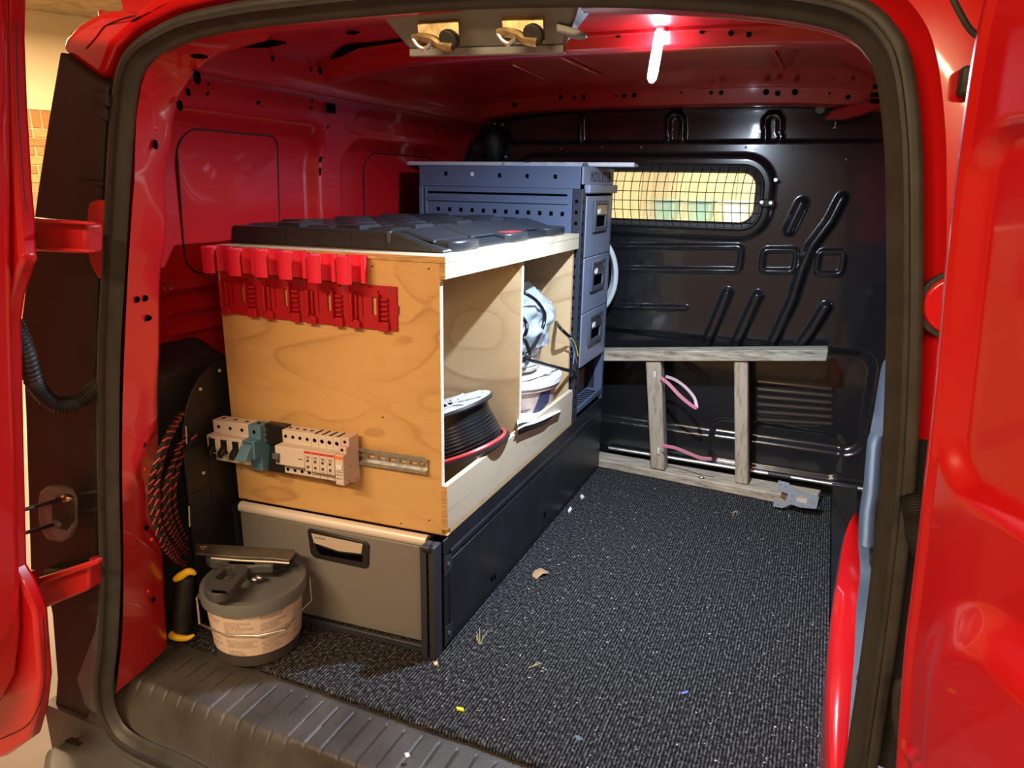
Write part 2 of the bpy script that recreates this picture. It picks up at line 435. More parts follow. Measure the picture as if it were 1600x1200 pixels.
# ---- left inner side wall: stamped sheet
def wall_left_x(y, z):
    x = -.615+.02*z+.085*smoothstep(.95, 1.2, z)
    d = rrect(y, z, .17, .885, .265, .175, .07); x -= .035*smoothstep(.012, -.022, d)
    d = rrect(y, z, .84, .87, .30, .17, .07); x -= .035*smoothstep(.012, -.022, d)
    d = rrect(y, z, .86, 1.085, .33, .028, .02); x -= .010*smoothstep(.006, -.008, d)
    x += .012*smoothstep(.03, 0, abs(z-1.125))
    x -= .05*smoothstep(.715, .690, z)
    for zr in (.655, .61): x += .012*smoothstep(.010, .0, abs(z-zr))*smoothstep(-.05, .0, y)
    return x
def fL(u, v):
    y = -.27+1.55*u; z = -.06+1.215*v
    return (wall_left_x(y, z), y, z)
wl = struct(MB().grid(210, 180, fL).build('wall_left', 'red_inner', smooth=60), 'red stamped steel inner side panel of the van on the left')
# blanking panels in the recesses (seam line round a plate)
def rr_pts(cy, cz, hy, hz, r, n=6):
    out = []
    for k, (sy, sz) in enumerate(((1, 1), (-1, 1), (-1, -1), (1, -1))):
        for j in range(n+1):
            a = PI/2*(k+j/n); out.append((cy+sy*0+(hy-r)*sy+r*math.cos(a), cz+(hz-r)*sz+r*math.sin(a)))
    return out
for cy, cz, hy, hz in ((.165, .885, .150, .150), (.88, .87, .20, .145)):
    pts = rr_pts(cy, cz, hy, hz, .045)
    MB().loft([[(wall_left_x(cy+(y-cy)*s_, cz+(z-cz)*s_)+.0012, cy+(y-cy)*s_, cz+(z-cz)*s_) for y, z in pts+pts[:1]] for s_ in (.02, .35, .7, .9, 1)]).build('blank_panel', 'red_inner', wl, smooth=60)
    MB().tube([(wall_left_x(y, z)+.0010, y, z) for y, z in pts], .0021, 6, closed=True).build('seam', 'seam', wl)
# holes in the sheet
def wall_hole(px, py, ru, rv, kind='disc'):
    # meet the sheet by stepping along the sight line
    lo, hi = .4, 3.2; d = sight(px, py)
    for _ in range(60):
        m = (lo+hi)/2; p = CAM_LOC+d*m
        if p.x > wall_left_x(p.y, p.z): lo = m
        else: hi = m
    p = CAM_LOC+d*lo
    n = Vector((1, 0, -(wall_left_x(p.y, p.z+.004)-wall_left_x(p.y, p.z-.004))/.008)).normalized()
    mb = MB()
    if kind == 'disc': disc(mb, p, n, ru, rv, .003, u=(0, 1, 0))
    else: mb.prism([p+Vector((0, a*ru, b*rv)) for a, b in ((-1, -1), (1, -1), (1, 1), (-1, 1))], n*.003)
    mb.build('hole', 'dark_hole', wl)
for a in ((516, 163, .018, .018, 'sq'), (488, 157, .004, .004), (486, 168, .004, .004), (512, 199, .003, .004), (501, 249, .004, .008), (500, 268, .003, .010), (403, 160, .005, .005),
          (683, 205, .003, .007), (326, 131, .003, .004), (324, 146, .003, .004)): wall_hole(*a)
# ---- roof rail along the left, with holes
RAILX = -.47
rail = MB().sweep([(RAILX, -.19, 1.158), (RAILX, 1.2, 1.158)], [(-.08, .05), (.0, .035), (.004, .02), (.002, -.026), (-.004, -.034), (-.08, -.02)], (0, 0, 1)).build('trim_1', 'red_inner', bevel=.004)
struct(rail, 'red steel roof rail running along the left above the side panel')
def rail_hole(px, py, ru, rv, sq=False):
    p = PX(px, py, RAILX+.003); mb = MB()
    if sq: mb.box(p.x-.002, p.x+.0025, p.y-ru, p.y+ru, p.z-rv, p.z+rv)
    else: disc(mb, p, (1, 0, 0), ru, rv, .005, u=(0, 1, 0))
    mb.build('hole', 'dark_hole', rail)
for px, py, a, b, q in ((425, 91, .004, .006, 0), (448, 85, .008, .006, 1), (474, 91, .008, .006, 1), (485, 108, .004, .005, 0), (499, 109, .006, .010, 0), (463, 93, .002, .003, 0),
                        (598, 125, .009, .006, 1), (690, 138, .009, .010, 0), (605, 128, .002, .003, 0), (670, 128, .003, .003, 0), (556, 118, .020, .005, 0)): rail_hole(px, py, a, b, q)
# ---- ceiling
def fR(u, v):
    x = -.49+1.35*u; y = -.235+1.485*v
    k = abs(x-.14)/.70
    return (x, y, ROOF_Z-.06*k**4-.004*math.sin(max(0, y)*9)*0)
ceil = struct(MB().grid(60, 40, fR).build('ceiling', 'red_inner', smooth=60), 'red painted underside of the van roof')
def beam(name, y0, y1, z0, x0, x1, lip=.012):
    n = 24; rows = []
    for i in range(n+1):
        x = x0+(x1-x0)*i/n; dz = -.05*(abs(x-.14)/.70)**4; zz = z0+dz
        rows.append([(x, y0-lip, ROOF_Z+dz+.004), (x, y0-lip, ROOF_Z+dz-.006), (x, y0, ROOF_Z+dz-.007), (x, y0+.004, zz+.004), (x, y0+.012, zz), (x, y1-.012, zz), (x, y1, zz+.006), (x, y1, ROOF_Z+dz-.004), (x, y1+lip*2, ROOF_Z+dz-.003)])
    return MB().loft(rows).build(name, 'red_inner', ceil)
bm_mid = beam('roof_beam', .300, .375, 1.185, -.50, .82)
bm_fr = beam('roof_beam', 1.12, 1.205, 1.165, -.50, .84)
bm_rr = beam('roof_beam', -.30, -.235, 1.135, -.36, .80)
for px, py in ((966, 55), (1142, 52), (1170, 54), (1097, 49)):
    p = PY(px, py, .2995); disc(MB_ := MB(), p, (0, -1, 0), .0045, .0045, .004); MB_.build('hole', 'dark_hole', bm_mid)
for px, py, r_ in ((876, 152, .006), (898, 153, .005), (912, 152, .006), (975, 150, .006), (991, 149, .007), (1111, 145, .005), (1127, 145, .006), (1197, 144, .008), (1215, 146, .007), (1242, 144, .008), (804, 164, .007), (1065, 145, .003), (963, 150, .003), (1296, 146, .003), (1325, 152, .006)):
    p = PY(px, py, 1.1205); disc(MB_ := MB(), p, (0, -1, 0), r_, r_, .008); MB_.build('hole', 'dark_hole', bm_fr)
def on_roof(px, py):
    z = ROOF_Z
    for _ in range(30):
        p = PZ(px, py, z); z = ROOF_Z-.06*(abs(max(-.52, min(.8, p.x))-.14)/.70)**4-.001
    return p
def roof_gap(pts): MB().prism([on_roof(*q) for q in pts], (0, 0, -.002)).build('gap', 'dark_hole', ceil)
roof_gap([(362, 68), (385, 63), (410, 61), (448, 66), (420, 73), (385, 73)])
roof_gap([(530, 76), (545, 69), (590, 66), (628, 60), (630, 63), (595, 69), (560, 74), (540, 84), (518, 92), (516, 90)])
roof_gap([(540, 51), (550, 48), (562, 50), (552, 53)])
# small pressed seams across the roof sheet
for (a, b_, c, d) in ((860, 82, 940, 118), (800, 100, 880, 135), (1210, 78, 1225, 108), (690, 100, 770, 130)):
    p0 = PZ(a, b_, ROOF_Z-.004); p1 = PZ(c, d, ROOF_Z-.004)
    MB().tube([p0, p1], .004, 6).build('pressed_seam', 'red_inner', ceil)

# ---- bulkhead at the front
WX0, WX1 = -.36, PY(1188, 300, BULK_Y).x
WZ0, WZ1 = PY(1080, 352, BULK_Y).z, PY(1080, 262, BULK_Y).z
def bq(*pp): return [(PY(a, b, BULK_Y).x, PY(a, b, BULK_Y).z) for a, b in pp]
RIBS = [(bq((1137, 458), (1122, 495), (1100, 545)), .016, .020), (bq((1184, 462), (1168, 498), (1146, 545)), .016, .020), (bq((1290, 480), (1275, 505), (1248, 545)), .016, .018),
        (bq((1316, 310), (1298, 345), (1268, 385), (1252, 425), (1238, 470), (1205, 540)), .015, .022), (bq((1253, 318), (1233, 360)), .016, .020),
        (bq((900, 478), (1072, 481)), .008, .012), (bq((1330, 800), (1330, 802)), .01, .0)]
SLOTS = [bq((906, 218), (906, 186)), bq((1043, 218), (1043, 186), (1050, 178), (1060, 178), (1066, 186), (1066, 218)), bq((1196, 217), (1196, 186), (1203, 179), (1214, 179), (1219, 186), (1219, 217))]
RECT = []
for a, b_, c, d in ((880, 384, 1158, 422), (1191, 390, 1243, 424), (1277, 393, 1317, 428)):
    q = bq((a, b_), (c, b_), (c, d), (a, d)); xs = [v[0] for v in q]; zs = [v[1] for v in q]
    cx, cz = sum(xs)/4, sum(zs)/4; RECT.append((cx, cz, (q[1][0]-q[0][0])/2, abs(q[1][1]-q[2][1])/2, (q[1][1]-q[0][1])/(q[1][0]-q[0][0])))
LOUV = [bq((1182, 600+i*12), (1300, 612+i*11)) for i in range(6)]
ZF = PY(1100, 222, BULK_Y).z
def bulk_y(x, z):
    h = 0.0
    for pts, w_, hh in RIBS:
        d = seg_d(x, z, pts)
        if d < w_*2: h += hh*smoothstep(w_*1.25, w_*.35, d)
    for pts in SLOTS:
        d = seg_d(x, z, pts); h += .010*smoothstep(.010, .004, d)
    for cx, cz, hx, hz, sl in RECT:
        d = abs(rrect(x, z-sl*(x-cx), cx, cz, hx, hz, .014)); h += .009*smoothstep(.010, .002, d)
    for pts in LOUV:
        d = seg_d(x, z, pts); h += .0035*smoothstep(.009, .002, d)
    d = rrect(x, z, (WX0+WX1)/2, (WZ0+WZ1)/2, (WX1-WX0)/2, (WZ1-WZ0)/2, .055)
    h += .014*smoothstep(.045, .028, d)
    h -= .012*smoothstep(ZF-.004, ZF+.006, z)                       # upper band set back
    d2 = rrect(x, z, .18, .30, .62, .16, .05); h -= .018*smoothstep(.012, -.012, d2)
    d3 = rrect(x, z, .55, .12, .20, .07, .03); h -= .010*smoothstep(.010, -.010, d3)
    return BULK_Y-h
def fB(u, v):
    x = -.64+1.56*u; z = -.08+1.30*v
    return (x, bulk_y(x, z), z)
def keepB(u, v):
    x = -.64+1.56*u; z = -.08+1.30*v
    return rrect(x, z, (WX0+WX1)/2, (WZ0+WZ1)/2, (WX1-WX0)/2, (WZ1-WZ0)/2, .055) > .004
wf = struct(MB().grid(330, 260, fB, keepB).build('wall_front', 'black_paint', smooth=60), 'glossy black pressed steel bulkhead at the front of the load space')
# window in the bulkhead
win = bpy.data.objects.new('window_1', None); COL.objects.link(win); win.location = ((WX0+WX1)/2, BULK_Y, WZ0); struct(win, 'wide bulkhead window behind a wire mesh guard')
wp = rr_pts((WX0+WX1)/2, (WZ0+WZ1)/2, (WX1-WX0)/2, (WZ1-WZ0)/2, .055, 8)
MB().tube([(x, BULK_Y-.008, z) for x, z in wp], .015, 8, closed=True).build('window_frame', 'rubber', win)
MB().prism([(x, BULK_Y+.012, z) for x, z in wp], (0, .004, 0)).build('pane', 'glass', win, smooth=0)
gx = WX0+.02
MY = BULK_Y-.026
WXc, WZc, WHx, WHz = (WX0+WX1)/2, (WZ0+WZ1)/2, (WX1-WX0)/2+.004, (WZ1-WZ0)/2+.004
nV = 30; stepx = (WX1-WX0)/nV
for i in range(1, nV):
    x = WX0+stepx*i
    zs = [WZ0-.01+(WZ1-WZ0+.02)*k/40 for k in range(41)]; zs = [z for z in zs if rrect(x, z, WXc, WZc, WHx, WHz, .055) < .004]
    if len(zs) > 2: MB().tube([(x+.012*((z-WZc)/WHz)**2*(1 if i % 2 else 1), MY, z) for z in zs], .0013, 6).build('mesh_wire', 'wire_mesh', win)
for k in range(6):
    z = WZ0+(WZ1-WZ0)*(k+.5)/6
    xs = [WX0+(WX1-WX0)*j/60 for j in range(61)]; xs = [x for x in xs if rrect(x, z, WXc, WZc, WHx, WHz, .055) < .004]
    MB().tube([(xs[0], MY-.0026, z), (xs[-1]+.006, MY-.0026, z)], .0013, 6).build('mesh_wire', 'wire_mesh', win)
MB().tube([(x+(.004 if x > WXc else -.004), MY, z) for x, z in rr_pts(WXc, WZc, WHx, WHz, .055, 8)], .0025, 6, closed=True).build('mesh_rim', 'wire_mesh', win)
p = PY(1204, 317, BULK_Y-.03); MB().box(p.x-.03, p.x+.012, BULK_Y-.034, BULK_Y-.026, p.z-.012, p.z+.010).build('mesh_bracket', 'black_paint', win, bevel=.003)
for q in ((1204, 317), (1212, 281), (1190, 316)):
    p = PY(q[0], q[1], BULK_Y-.036); disc(MB_ := MB(), p, (0, -1, 0), .006, .006, .006); MB_.build('bolt_head', 'steel', win, bevel=.001)
# rivets and plugs on the bulkhead
for q in ((940, 230), (1002, 230), (1096, 230), (1165, 230), (1238, 232), (877, 232), (1322, 249), (1213, 281)):
    p = PY(q[0], q[1], BULK_Y-.003); MB().blob(p, (.0035, .003, .0035), 2).build('rivet', 'steel', wf)
p = PY(1282, 170, BULK_Y-.01); disc(MB_ := MB(), p, (0, -1, 0), .014, .014, .012); MB_.build('plug', 'cover_plastic', wf, bevel=.003)
p = PY(775, 225, 1.17)
MB().blob(p+Vector((-.02, .02, 0)), (.035, .03, .06), 3, .15).build('grommet', 'rubber', wf)
for q in ((773, 193), (785, 194), (790, 245)):
    p = PY(q[0], q[1], 1.19); MB().blob(p, (.006, .006, .007), 2).build('rivet', 'steel', wf)

# ---- right inner side wall
def fRt(u, v):
    y = -.27+1.55*u; z = -.06+1.25*v
    x = .845+.02*z-.09*smoothstep(.85, 1.2, z)
    d = rrect(y, z, .60, .55, .42, .33, .09); x += .03*smoothstep(.012, -.02, d)
    d = rrect(y, z, .65, .96, .38, .06, .03); x += .012*smoothstep(.01, -.01, d)
    return (x, y, z)
wr = struct(MB().grid(80, 70, fRt).build('wall_right', 'black_paint', smooth=60), 'dark inner side of the van on the right')
MB().sweep([(.80, -.27, 1.16), (.80, 1.2, 1.16)], [(.08, .05), (0, .035), (-.004, .02), (-.002, -.026), (.004, -.034), (.08, -.02)], (0, 0, 1)).build('roof_rail', 'red_inner', wr, bevel=.004)
# red gusset under the front corner of the roof, with a hanging screw
g = [PY(a, b, 1.10) for a, b in ((1288, 186), (1300, 172), (1345, 160), (1388, 150), (1390, 163), (1350, 178), (1320, 186))]
MB().prism(g, (0, .05, 0)).build('gusset', 'red_inner', wr, bevel=.003)
p = PY(1306, 190, 1.12); MB().tube([p, p+Vector((0, 0, -.014))], .0025, 8).tube([p+Vector((0, 0, -.014)), p+Vector((0, 0, -.018))], .006, 8).build('screw', 'steel', wr)
for a, b_ in ((1375, 135), (1372, 148), (1370, 158)):
    p = PY(a, b_, .85); MB().box(p.x-.015, p.x+.02, .84, .86, p.z-.004, p.z+.004).build('slot', 'dark_hole', wr)

# ---- floor
floor = struct(MB().box(-.62, .86, -.27, 1.25, -.06, -.014).build('floor', 'panel_black'), 'black steel floor of the load space')
CX1 = .735
def carpet_front(x): return -.203+.004*noise.noise(Vector((x*9, 2, 0)))+.0015*noise.noise(Vector((x*60, 5, 0)))
mb = MB(); n = 120; rows = []
for i in range(n+1):
    x = -.585+(CX1+.585)*i/n; y0 = carpet_front(x); y1 = 1.198
    rows.append([(x, y0+.002, -.013), (x, y0, -.004), (x, y0+.006, 0)]+[(x, y0+.006+(y1-y0-.006)*k/6, 0) for k in range(1, 6)]+[(x, y1, 0), (x, y1, -.013)])
mb.loft(rows)
cpt = tag(mb.build('carpet', 'carpet', smooth=30), 'dark charcoal ribbed carpet covering the van floor', 'carpet')
# frayed pile along the cut front edge
mb = MB()
for i in range(900):
    x = -.58+(CX1+.58)*random.random(); y = carpet_front(x)
    l = .003+.006*random.random(); a = random.uniform(-1, 1)
    p0 = Vector((x, y+.001, -.003)); p1 = p0+Vector((a*l, -l*.6, l*random.uniform(-.2, .8)))
    s_ = Vector((.0005, 0, .0005)); mb.bm.faces.new([mb.bm.verts.new(q) for q in (p0-s_, p0+s_, p1)])
fr = mb.build('frayed_edge', 'rubber', cpt, smooth=0); fr['kind'] = 'stuff'

# ---- rear sill cover with ribs
def seal_Y(z): return -.375+.06*z
SX0, SX1 = -.60, .86
def sill_z(x, y):
    z = -.012
    t = smoothstep(-.312, -.378, y); z -= .085*t
    ph = (x % .036)/.036
    rib = smoothstep(.0, .05, ph)*smoothstep(.13, .08, ph)
    z -= .0035*rib*smoothstep(-.215, -.222, y)*smoothstep(-.335, -.325, y)
    # well for the lock striker
    d = rrect(x, y, .02, -.385, .17, .055, .03); z -= .035*smoothstep(.012, -.010, d)
    return z
def fS(u, v):
    x = SX0+(SX1-SX0)*u; y = -.185-.19*v
    return (x, y, sill_z(x, y))
sill = struct(MB().grid(560, 60, fS).build('trim_2', 'sill_plastic', smooth=50), 'ribbed dark plastic cover on the rear loading sill')
MB().sweep([(-.10, -.372, -.075), (.14, -.372, -.075)], [(-.02, 0), (-.02, .012), (.02, .012), (.02, 0)], (0, 0, 1)).build('striker_cover', 'black_plastic', sill, bevel=.005)
struct(MB().box(-.75, .95, -.36, -.2, -.5, -.12).build('trim_3', 'bumper'), 'steel apron under the rear sill')

# ---- door opening seal
def PS(px, py, off=0):
    Y = -.35
    for _ in range(8): p = PY(px, py, Y); Y = seal_Y(p.z)+off
    return p
seal_px = [(1354, 1150), (1376, 1000), (1396, 833), (1408, 690), (1415, 500), (1415, 300), (1411, 200), (1399, 110), (1378, 62), (1335, 25), (1250, 3), (1100, -12), (900, -17), (700, -10), (560, 2), (450, 14), (387, 22),
           (300, 40), (245, 66), (214, 92), (200, 125), (193, 180), (187, 260), (178, 425), (171, 560), (170, 740), (173, 890), (169, 1000), (162, 1070), (172, 1120), (205, 1160), (300, 1205)]
sp = [PS(a, b) for a, b in seal_px]
zb = sp[-1].z
sp += [Vector((x, seal_Y(zb-.012)-.01, zb-.014)) for x in (-.1, .15, .40, .58)]+[Vector((.70, seal_Y(.0), zb+.03)), Vector((.735, seal_Y(.1), .12)), Vector((.735, seal_Y(.25), .27))]
path = spline(sp, 5, closed=True)
prof = [(-.024, .010), (-.018, .0), (-.006, -.006), (-.002, -.019), (.006, -.024), (.015, -.022), (.021, -.013), (.022, .004), (.012, .016), (-.016, .018)]
prof = [(-a*.70, b*.66) for a, b in prof]
seal = struct(MB().sweep(path, prof, (0, 1, 0), closed=True).build('trim_4', 'seal_rubber', smooth=50), 'thick black rubber weather seal round the rear door opening')
# groove lines of the seal
MB().tube([p+Vector((0, -.013, 0)) for p in path], .004, 6, closed=True).build('seal_lip', 'rubber', seal)

# ---- body shell around the opening
def outward(i):
    t = (path[(i+1) % len(path)]-path[i-1]).normalized(); s_ = t.cross(Vector((0, 1, 0)))
    c = Vector((.16, 0, .55))-path[i]; c.y = 0
    return -s_ if s_.dot(c) > 0 else s_
def flange(i0, i1, offs):
    rows = []
    for i in range(i0, i1+1):
        o = outward(i % len(path)); o.y = 0; o.normalize()
        p = path[i % len(path)]
        rows.append([p+o*a+Vector((0, b, 0)) for a, b in offs])
    return MB().loft(rows)
OFF = [(.0, .018), (.024, .012), (.034, -.004), (.075, .006), (.12, .04), (.15, .12)]
nR = 5*5     # right side, roof
body = struct(flange(3*5, 5*14, OFF).build('wall_rear', 'red_paint', smooth=60), 'red painted steel frame round the rear opening')
flange(-3, 3*5, OFF).build('lamp_recess', 'tail_plastic', body, smooth=60)
# reveal between seal and inner sheets (inner side of the frame)
rows = [[p+Vector((0, .01, 0)), p-outward(i)*.012+Vector((0, .03, 0)), p-outward(i)*.012+Vector((0, .06, 0))] for i, p in enumerate(path)]
rows.append(rows[0])
MB().loft(rows[10:5*16]).build('inner_return', 'red_inner', body, smooth=60)
# D pillar on the left: strip between seal and side panel
edge_px = [(262, 1012), (260, 975), (255, 875), (251, 775), (247, 650), (249, 550), (250, 437), (257, 387), (260, 325), (260, 275), (267, 225), (275, 170), (300, 120), (345, 85), (420, 62)]
inner_px = [(178, 1085), (188, 990), (190, 880), (188, 770), (188, 650), (191, 550), (196, 437), (199, 387), (203, 325), (207, 275), (208, 225), (212, 165), (232, 100), (300, 58), (420, 33)]
rows = []
for (a, b_), (c, d) in zip(edge_px, inner_px):
    s0 = PS(c, d); s0.y += .004; e0 = PY(a, b_, -.245)
    m_ = (s0+e0)/2+Vector((.004, 0, .002))
    rows.append([s0, s0.lerp(m_, .5), m_, m_.lerp(e0, .6), e0+Vector((0, -.004, 0)), e0+Vector((-.004, .003, 0)), e0+Vector((-.10, .03, 0)), e0+Vector((-.22, .05, 0))])
rr_ = []
for j in range(8):
    col_ = spline([r_[j] for r_ in rows], 4); rr_.append(col_)
rows2 = [[rr_[j][i] for j in range(8)] for i in range(len(rr_[0]))]
pil = MB().loft(rows2).build('door_pillar', 'red_inner', body, smooth=50)
def pillar_hole(px, py, ru, rv):
    bi = min(range(len(rows)), key=lambda i: abs(edge_px[i][1]-py)); a, e_ = rows[bi][0], rows[bi][4]
    Y = (a.y+e_.y)/2
    # meet the loft: interpolate between seal edge and pillar edge at this height
    for _ in range(6):
        p = PY(px, py, Y); den = (e_.x-a.x)
        t = (px-inner_px[bi][0])/(edge_px[bi][0]-inner_px[bi][0]); Y = a.y+(e_.y-a.y)*t
    p = PY(px, py, Y-.006); n_ = Vector((.55, -.83, 0)); disc(mb := MB(), p, n_, ru, rv, .006, u=(0, 0, 1)); mb.build('hole', 'dark_hole', pil)
for a in ((214, 468, .005, .004), (227, 466, .005, .004), (230, 497, .005, .007), (225, 695, .004, .003), (229, 825, .004, .003), (240, 937, .004, .003), (243, 226, .007, .003), (281, 165, .008, .004), (294, 144, .006, .003), (308, 121, .010, .005), (311, 88, .003, .012)): pillar_hole(*a)
for q in ((227, 733), (237, 843), (231, 924), (243, 200)):
    p = PY(q[0], q[1], -.30); MB().blob(p, (.004, .004, .004), 2).build('rivet', 'red_inner', pil)
# black lamp-side panel on the left and red roof corner
tp = [(122, 85), (150, 105), (196, 138), (190, 190), (182, 330), (176, 440), (172, 560), (172, 740), (174, 905), (70, 897), (64, 640), (58, 500), (66, 440), (85, 300), (103, 190)]
tail = MB().prism([PY(a, b, -.295) for a, b in tp], (0, -.03, 0)).build('lamp_panel', 'tail_plastic', body, bevel=.004)
for a, b_, c, d, e_, f_ in ((142, 143, 176, 149, 176, 168), (139, 170, 174, 171, 174, 190), (121, 279, 166, 285, 166, 290)):
    MB().prism([PY(x, y, -.326) for x, y in ((a, b_), (c, d), (e_, f_))], (0, -.006, 0)).build('panel_rib', 'tail_plastic', tail)
cp = [(122, 85), (128, 64), (150, 41), (186, 22), (212, 20), (236, 25), (250, 10), (264, -4), (330, -40), (600, -60), (600, -20), (450, -4), (380, 4), (300, 22), (240, 50), (206, 80), (186, 130), (150, 105)]
MB().prism([PY(a, b, -.285) for a, b in cp], (0, -.030, 0)).build('roof_corner', 'red_paint', body, bevel=.012, seg=4)
MB().tube(spline([PY(a, b, -.316) for a, b in ((134, 76), (150, 58), (165, 40), (195, 28), (212, 24))], 5), .0007, 6).build('corner_seam', 'seam', body)
# outer side skin left, edge seen past the lamp panel
so = [(66, 300, -.30), (60, 420, -.30), (54, 500, -.30), (60, 640, -.30), (67, 897, -.30)]
rows = [[PY(a, b, y), PY(a-4, b, y+.04), PY(a-6, b, y+.2)+Vector((-.02, 0, 0)), PY(a-6, b, y+.2)+Vector((-.05, 1.2, 0))] for a, b, y in so]
MB().loft(rows).build('outer_skin', 'red_paint', body, smooth=60, solid=.003)
# lower corner and bumper on the left
MB().prism([PY(a, b, -.352) for a, b in ((66, 890), (160, 893), (160, 1000), (157, 1062), (165, 1105), (180, 1150), (80, 1172), (88, 1060), (80, 960))], (0, .05, 0)).build('lower_corner', 'tail_plastic', body, bevel=.006)
MB().prism([PY(a, b, -.362) for a, b in ((150, 960), (147, 985), (118, 1062), (130, 1100), (150, 1125), (165, 1110), (160, 1062), (160, 960))], (0, .03, 0)).build('corner_cap', 'bumper', body, bevel=.006)
bz = -.165
bump = struct(MB().prism([PZ(a, b, bz) for a, b in ((70, 1168), (140, 1140), (190, 1165), (262, 1212), (420, 1290), (420, 1420), (20, 1420), (60, 1230))], (0, 0, -.25)).build('trim_5', 'bumper', bevel=.015, seg=3), 'pale grey plastic corner of the rear bumper')
p = PZ(115, 1160, bz+.0005); MB().prism([p+Vector((a, b, 0)) for a, b in ((-.02, -.006), (.018, -.004), (.02, .006), (-.016, .008))], (0, 0, .001)).build('dark_patch', 'rubber', bump)

# ---- left rear door, folded back
d1 = bpy.data.objects.new('door_1', None); COL.objects.link(d1); d1.location = PY(0, 1150, -.5); struct(d1, 'red rear door on the left, swung right open')
fp = [(45, -60), (42, 60), (46, 170), (54, 300), (57, 332), (60, 395), (63, 402), (52, 430), (42, 460), (36, 500), (37, 540), (40, 700), (44, 880), (56, 900), (76, 945), (80, 1000), (84, 1050), (78, 1100), (66, 1142), (30, 1168), (-80, 1205), (-500, 1300), (-500, -60)]
MB().prism([PY(a, b, -.455) for a, b in fp], (0, -.025, 0)).build('door_frame', 'red_paint', d1, bevel=.006)
ip = [(21, -60), (23, 200), (25, 500), (31, 700), (36, 900), (38, 980), (30, 1050), (10, 1090), (-60, 1115), (-500, 1180), (-500, -60)]
MB().prism([PY(a, b, -.48) for a, b in ip], (0, -.075, 0)).build('door_panel', 'red_paint', d1, bevel=.014, seg=4)
MB().tube(spline([PY(a, b, -.482) for a, b in ((25, 30), (28, 160), (38, 300), (42, 330))], 5), .0007, 6).build('seam', 'seam', d1)
MB().tube(spline([PY(a, b, -.482) for a, b in ((68, 965), (71, 1050), (62, 1100), (40, 1135), (0, 1155))], 5), .0009, 6).build('seam', 'seam', d1)
# hinges: bracket on the door, arm on the body
def hinge(q, knuckle, pin):
    MB().prism([PY(a, b, -.37) for a, b in q], (0, -.03, 0)).build('hinge_arm', 'red_matt', d1, bevel=.005)
    MB().prism([PY(a, b, -.412) for a, b in knuckle], (0, -.05, 0)).build('hinge_knuckle', 'red_matt', d1, bevel=.006)
    for a, b_ in pin: MB().blob(PY(a, b_, -.462), (.006, .008, .006), 2).build('hinge_bolt', 'red_matt', d1)
hinge([(40, 338), (75, 342), (152, 347), (162, 349), (162, 394), (152, 394), (75, 390), (40, 386)], [(22, 349), (50, 349), (54, 356), (54, 376), (50, 381), (22, 381)], ((26, 330), (30, 402)))
hinge([(60, 905), (150, 873), (162, 870), (162, 908), (155, 913), (70, 948), (48, 925)], [(40, 888), (60, 888), (66, 912), (58, 930), (40, 930)], ((46, 918),))
MB().prism([PY(a, b, -.402) for a, b in ((60, 902), (152, 872), (162, 869), (162, 877), (150, 882), (62, 912))], (0, -.012, 0)).build('hinge_rib', 'red_matt', d1, bevel=.003)
MB().prism([PY(a, b, -.402) for a, b in ((40, 337), (75, 341), (150, 346), (152, 351), (75, 347), (40, 343))], (0, -.014, 0)).build('hinge_rib', 'red_matt', d1, bevel=.003)
MB().prism([PY(a, b, -.402) for a, b in ((40, 385), (75, 385), (150, 389), (152, 394), (75, 391), (40, 390))], (0, -.014, 0)).build('hinge_rib', 'red_matt', d1, bevel=.003)
for lf in ([(146, 332), (149, 316), (160, 312), (180, 312), (180, 440), (163, 434), (152, 415), (146, 390)], [(146, 868), (180, 862), (180, 925), (150, 922)]):
    MB().prism([PY(a, b, -.322) for a, b in lf], (0, -.012, 0)).build('hinge_leaf', 'red_matt', d1, bevel=.004)
# wiring boot between body and door
def corrugated(name, pts, r, label):
    pa = spline(pts, 40); rad = [r*(1+.16*math.cos(i*2*PI/5)) for i in range(len(pa))]
    return tag(MB().tube(pa, rad, 14).build(name, 'rubber', smooth=80), label, 'hose')
corrugated('wiring_hose', [PY(a, b, y) for a, b, y in ((20, 505, -.455), (38, 545, -.44), (55, 600, -.42), (85, 630, -.40), (120, 628, -.375), (150, 606, -.345), (172, 585, -.31))], .0125, 'black corrugated rubber hose looping beside the left door hinge')
# check strap with rubber boot
ck = thing('door_check', 'grey rubber boot with two rods between left door and body', 'door check', PY(100, 840, -.36))
bo = [PY(a, b, -.352) for a, b in ((74, 775), (76, 763), (85, 756), (105, 756), (118, 762), (125, 778), (126, 815), (120, 836), (108, 842), (88, 838), (77, 820), (74, 800))]
MB().prism(bo, (0, -.020, 0)).build('boot', 'boot_grey', ck, bevel=.007, seg=3)
MB().prism([PY(a, b, -.372) for a, b in ((84, 785), (90, 775), (108, 774), (116, 785), (116, 815), (106, 828), (90, 824), (84, 812))], (0, -.004, 0)).build('boot_inset', 'rubber', ck, bevel=.002)
for a, b_, c, d in ((35, 797, 104, 778), (35, 834, 90, 818)):
    MB().tube([PY(a, b_, -.455), PY(c, d, -.372)], .0035, 8).build('rod', 'rubber', ck)
    MB().blob(PY(c, d, -.376), (.012, .008, .008), 2, .2).build('rod_end', 'brass' if b_ < 800 else 'bumper', ck)
for a, b_, c, d in ((122, 773, 158, 768), (122, 800, 158, 795)): MB().tube([PY(a, b_, -.34), PY(c, d, -.34)], .004, 6).build('link', 'tail_plastic', ck)

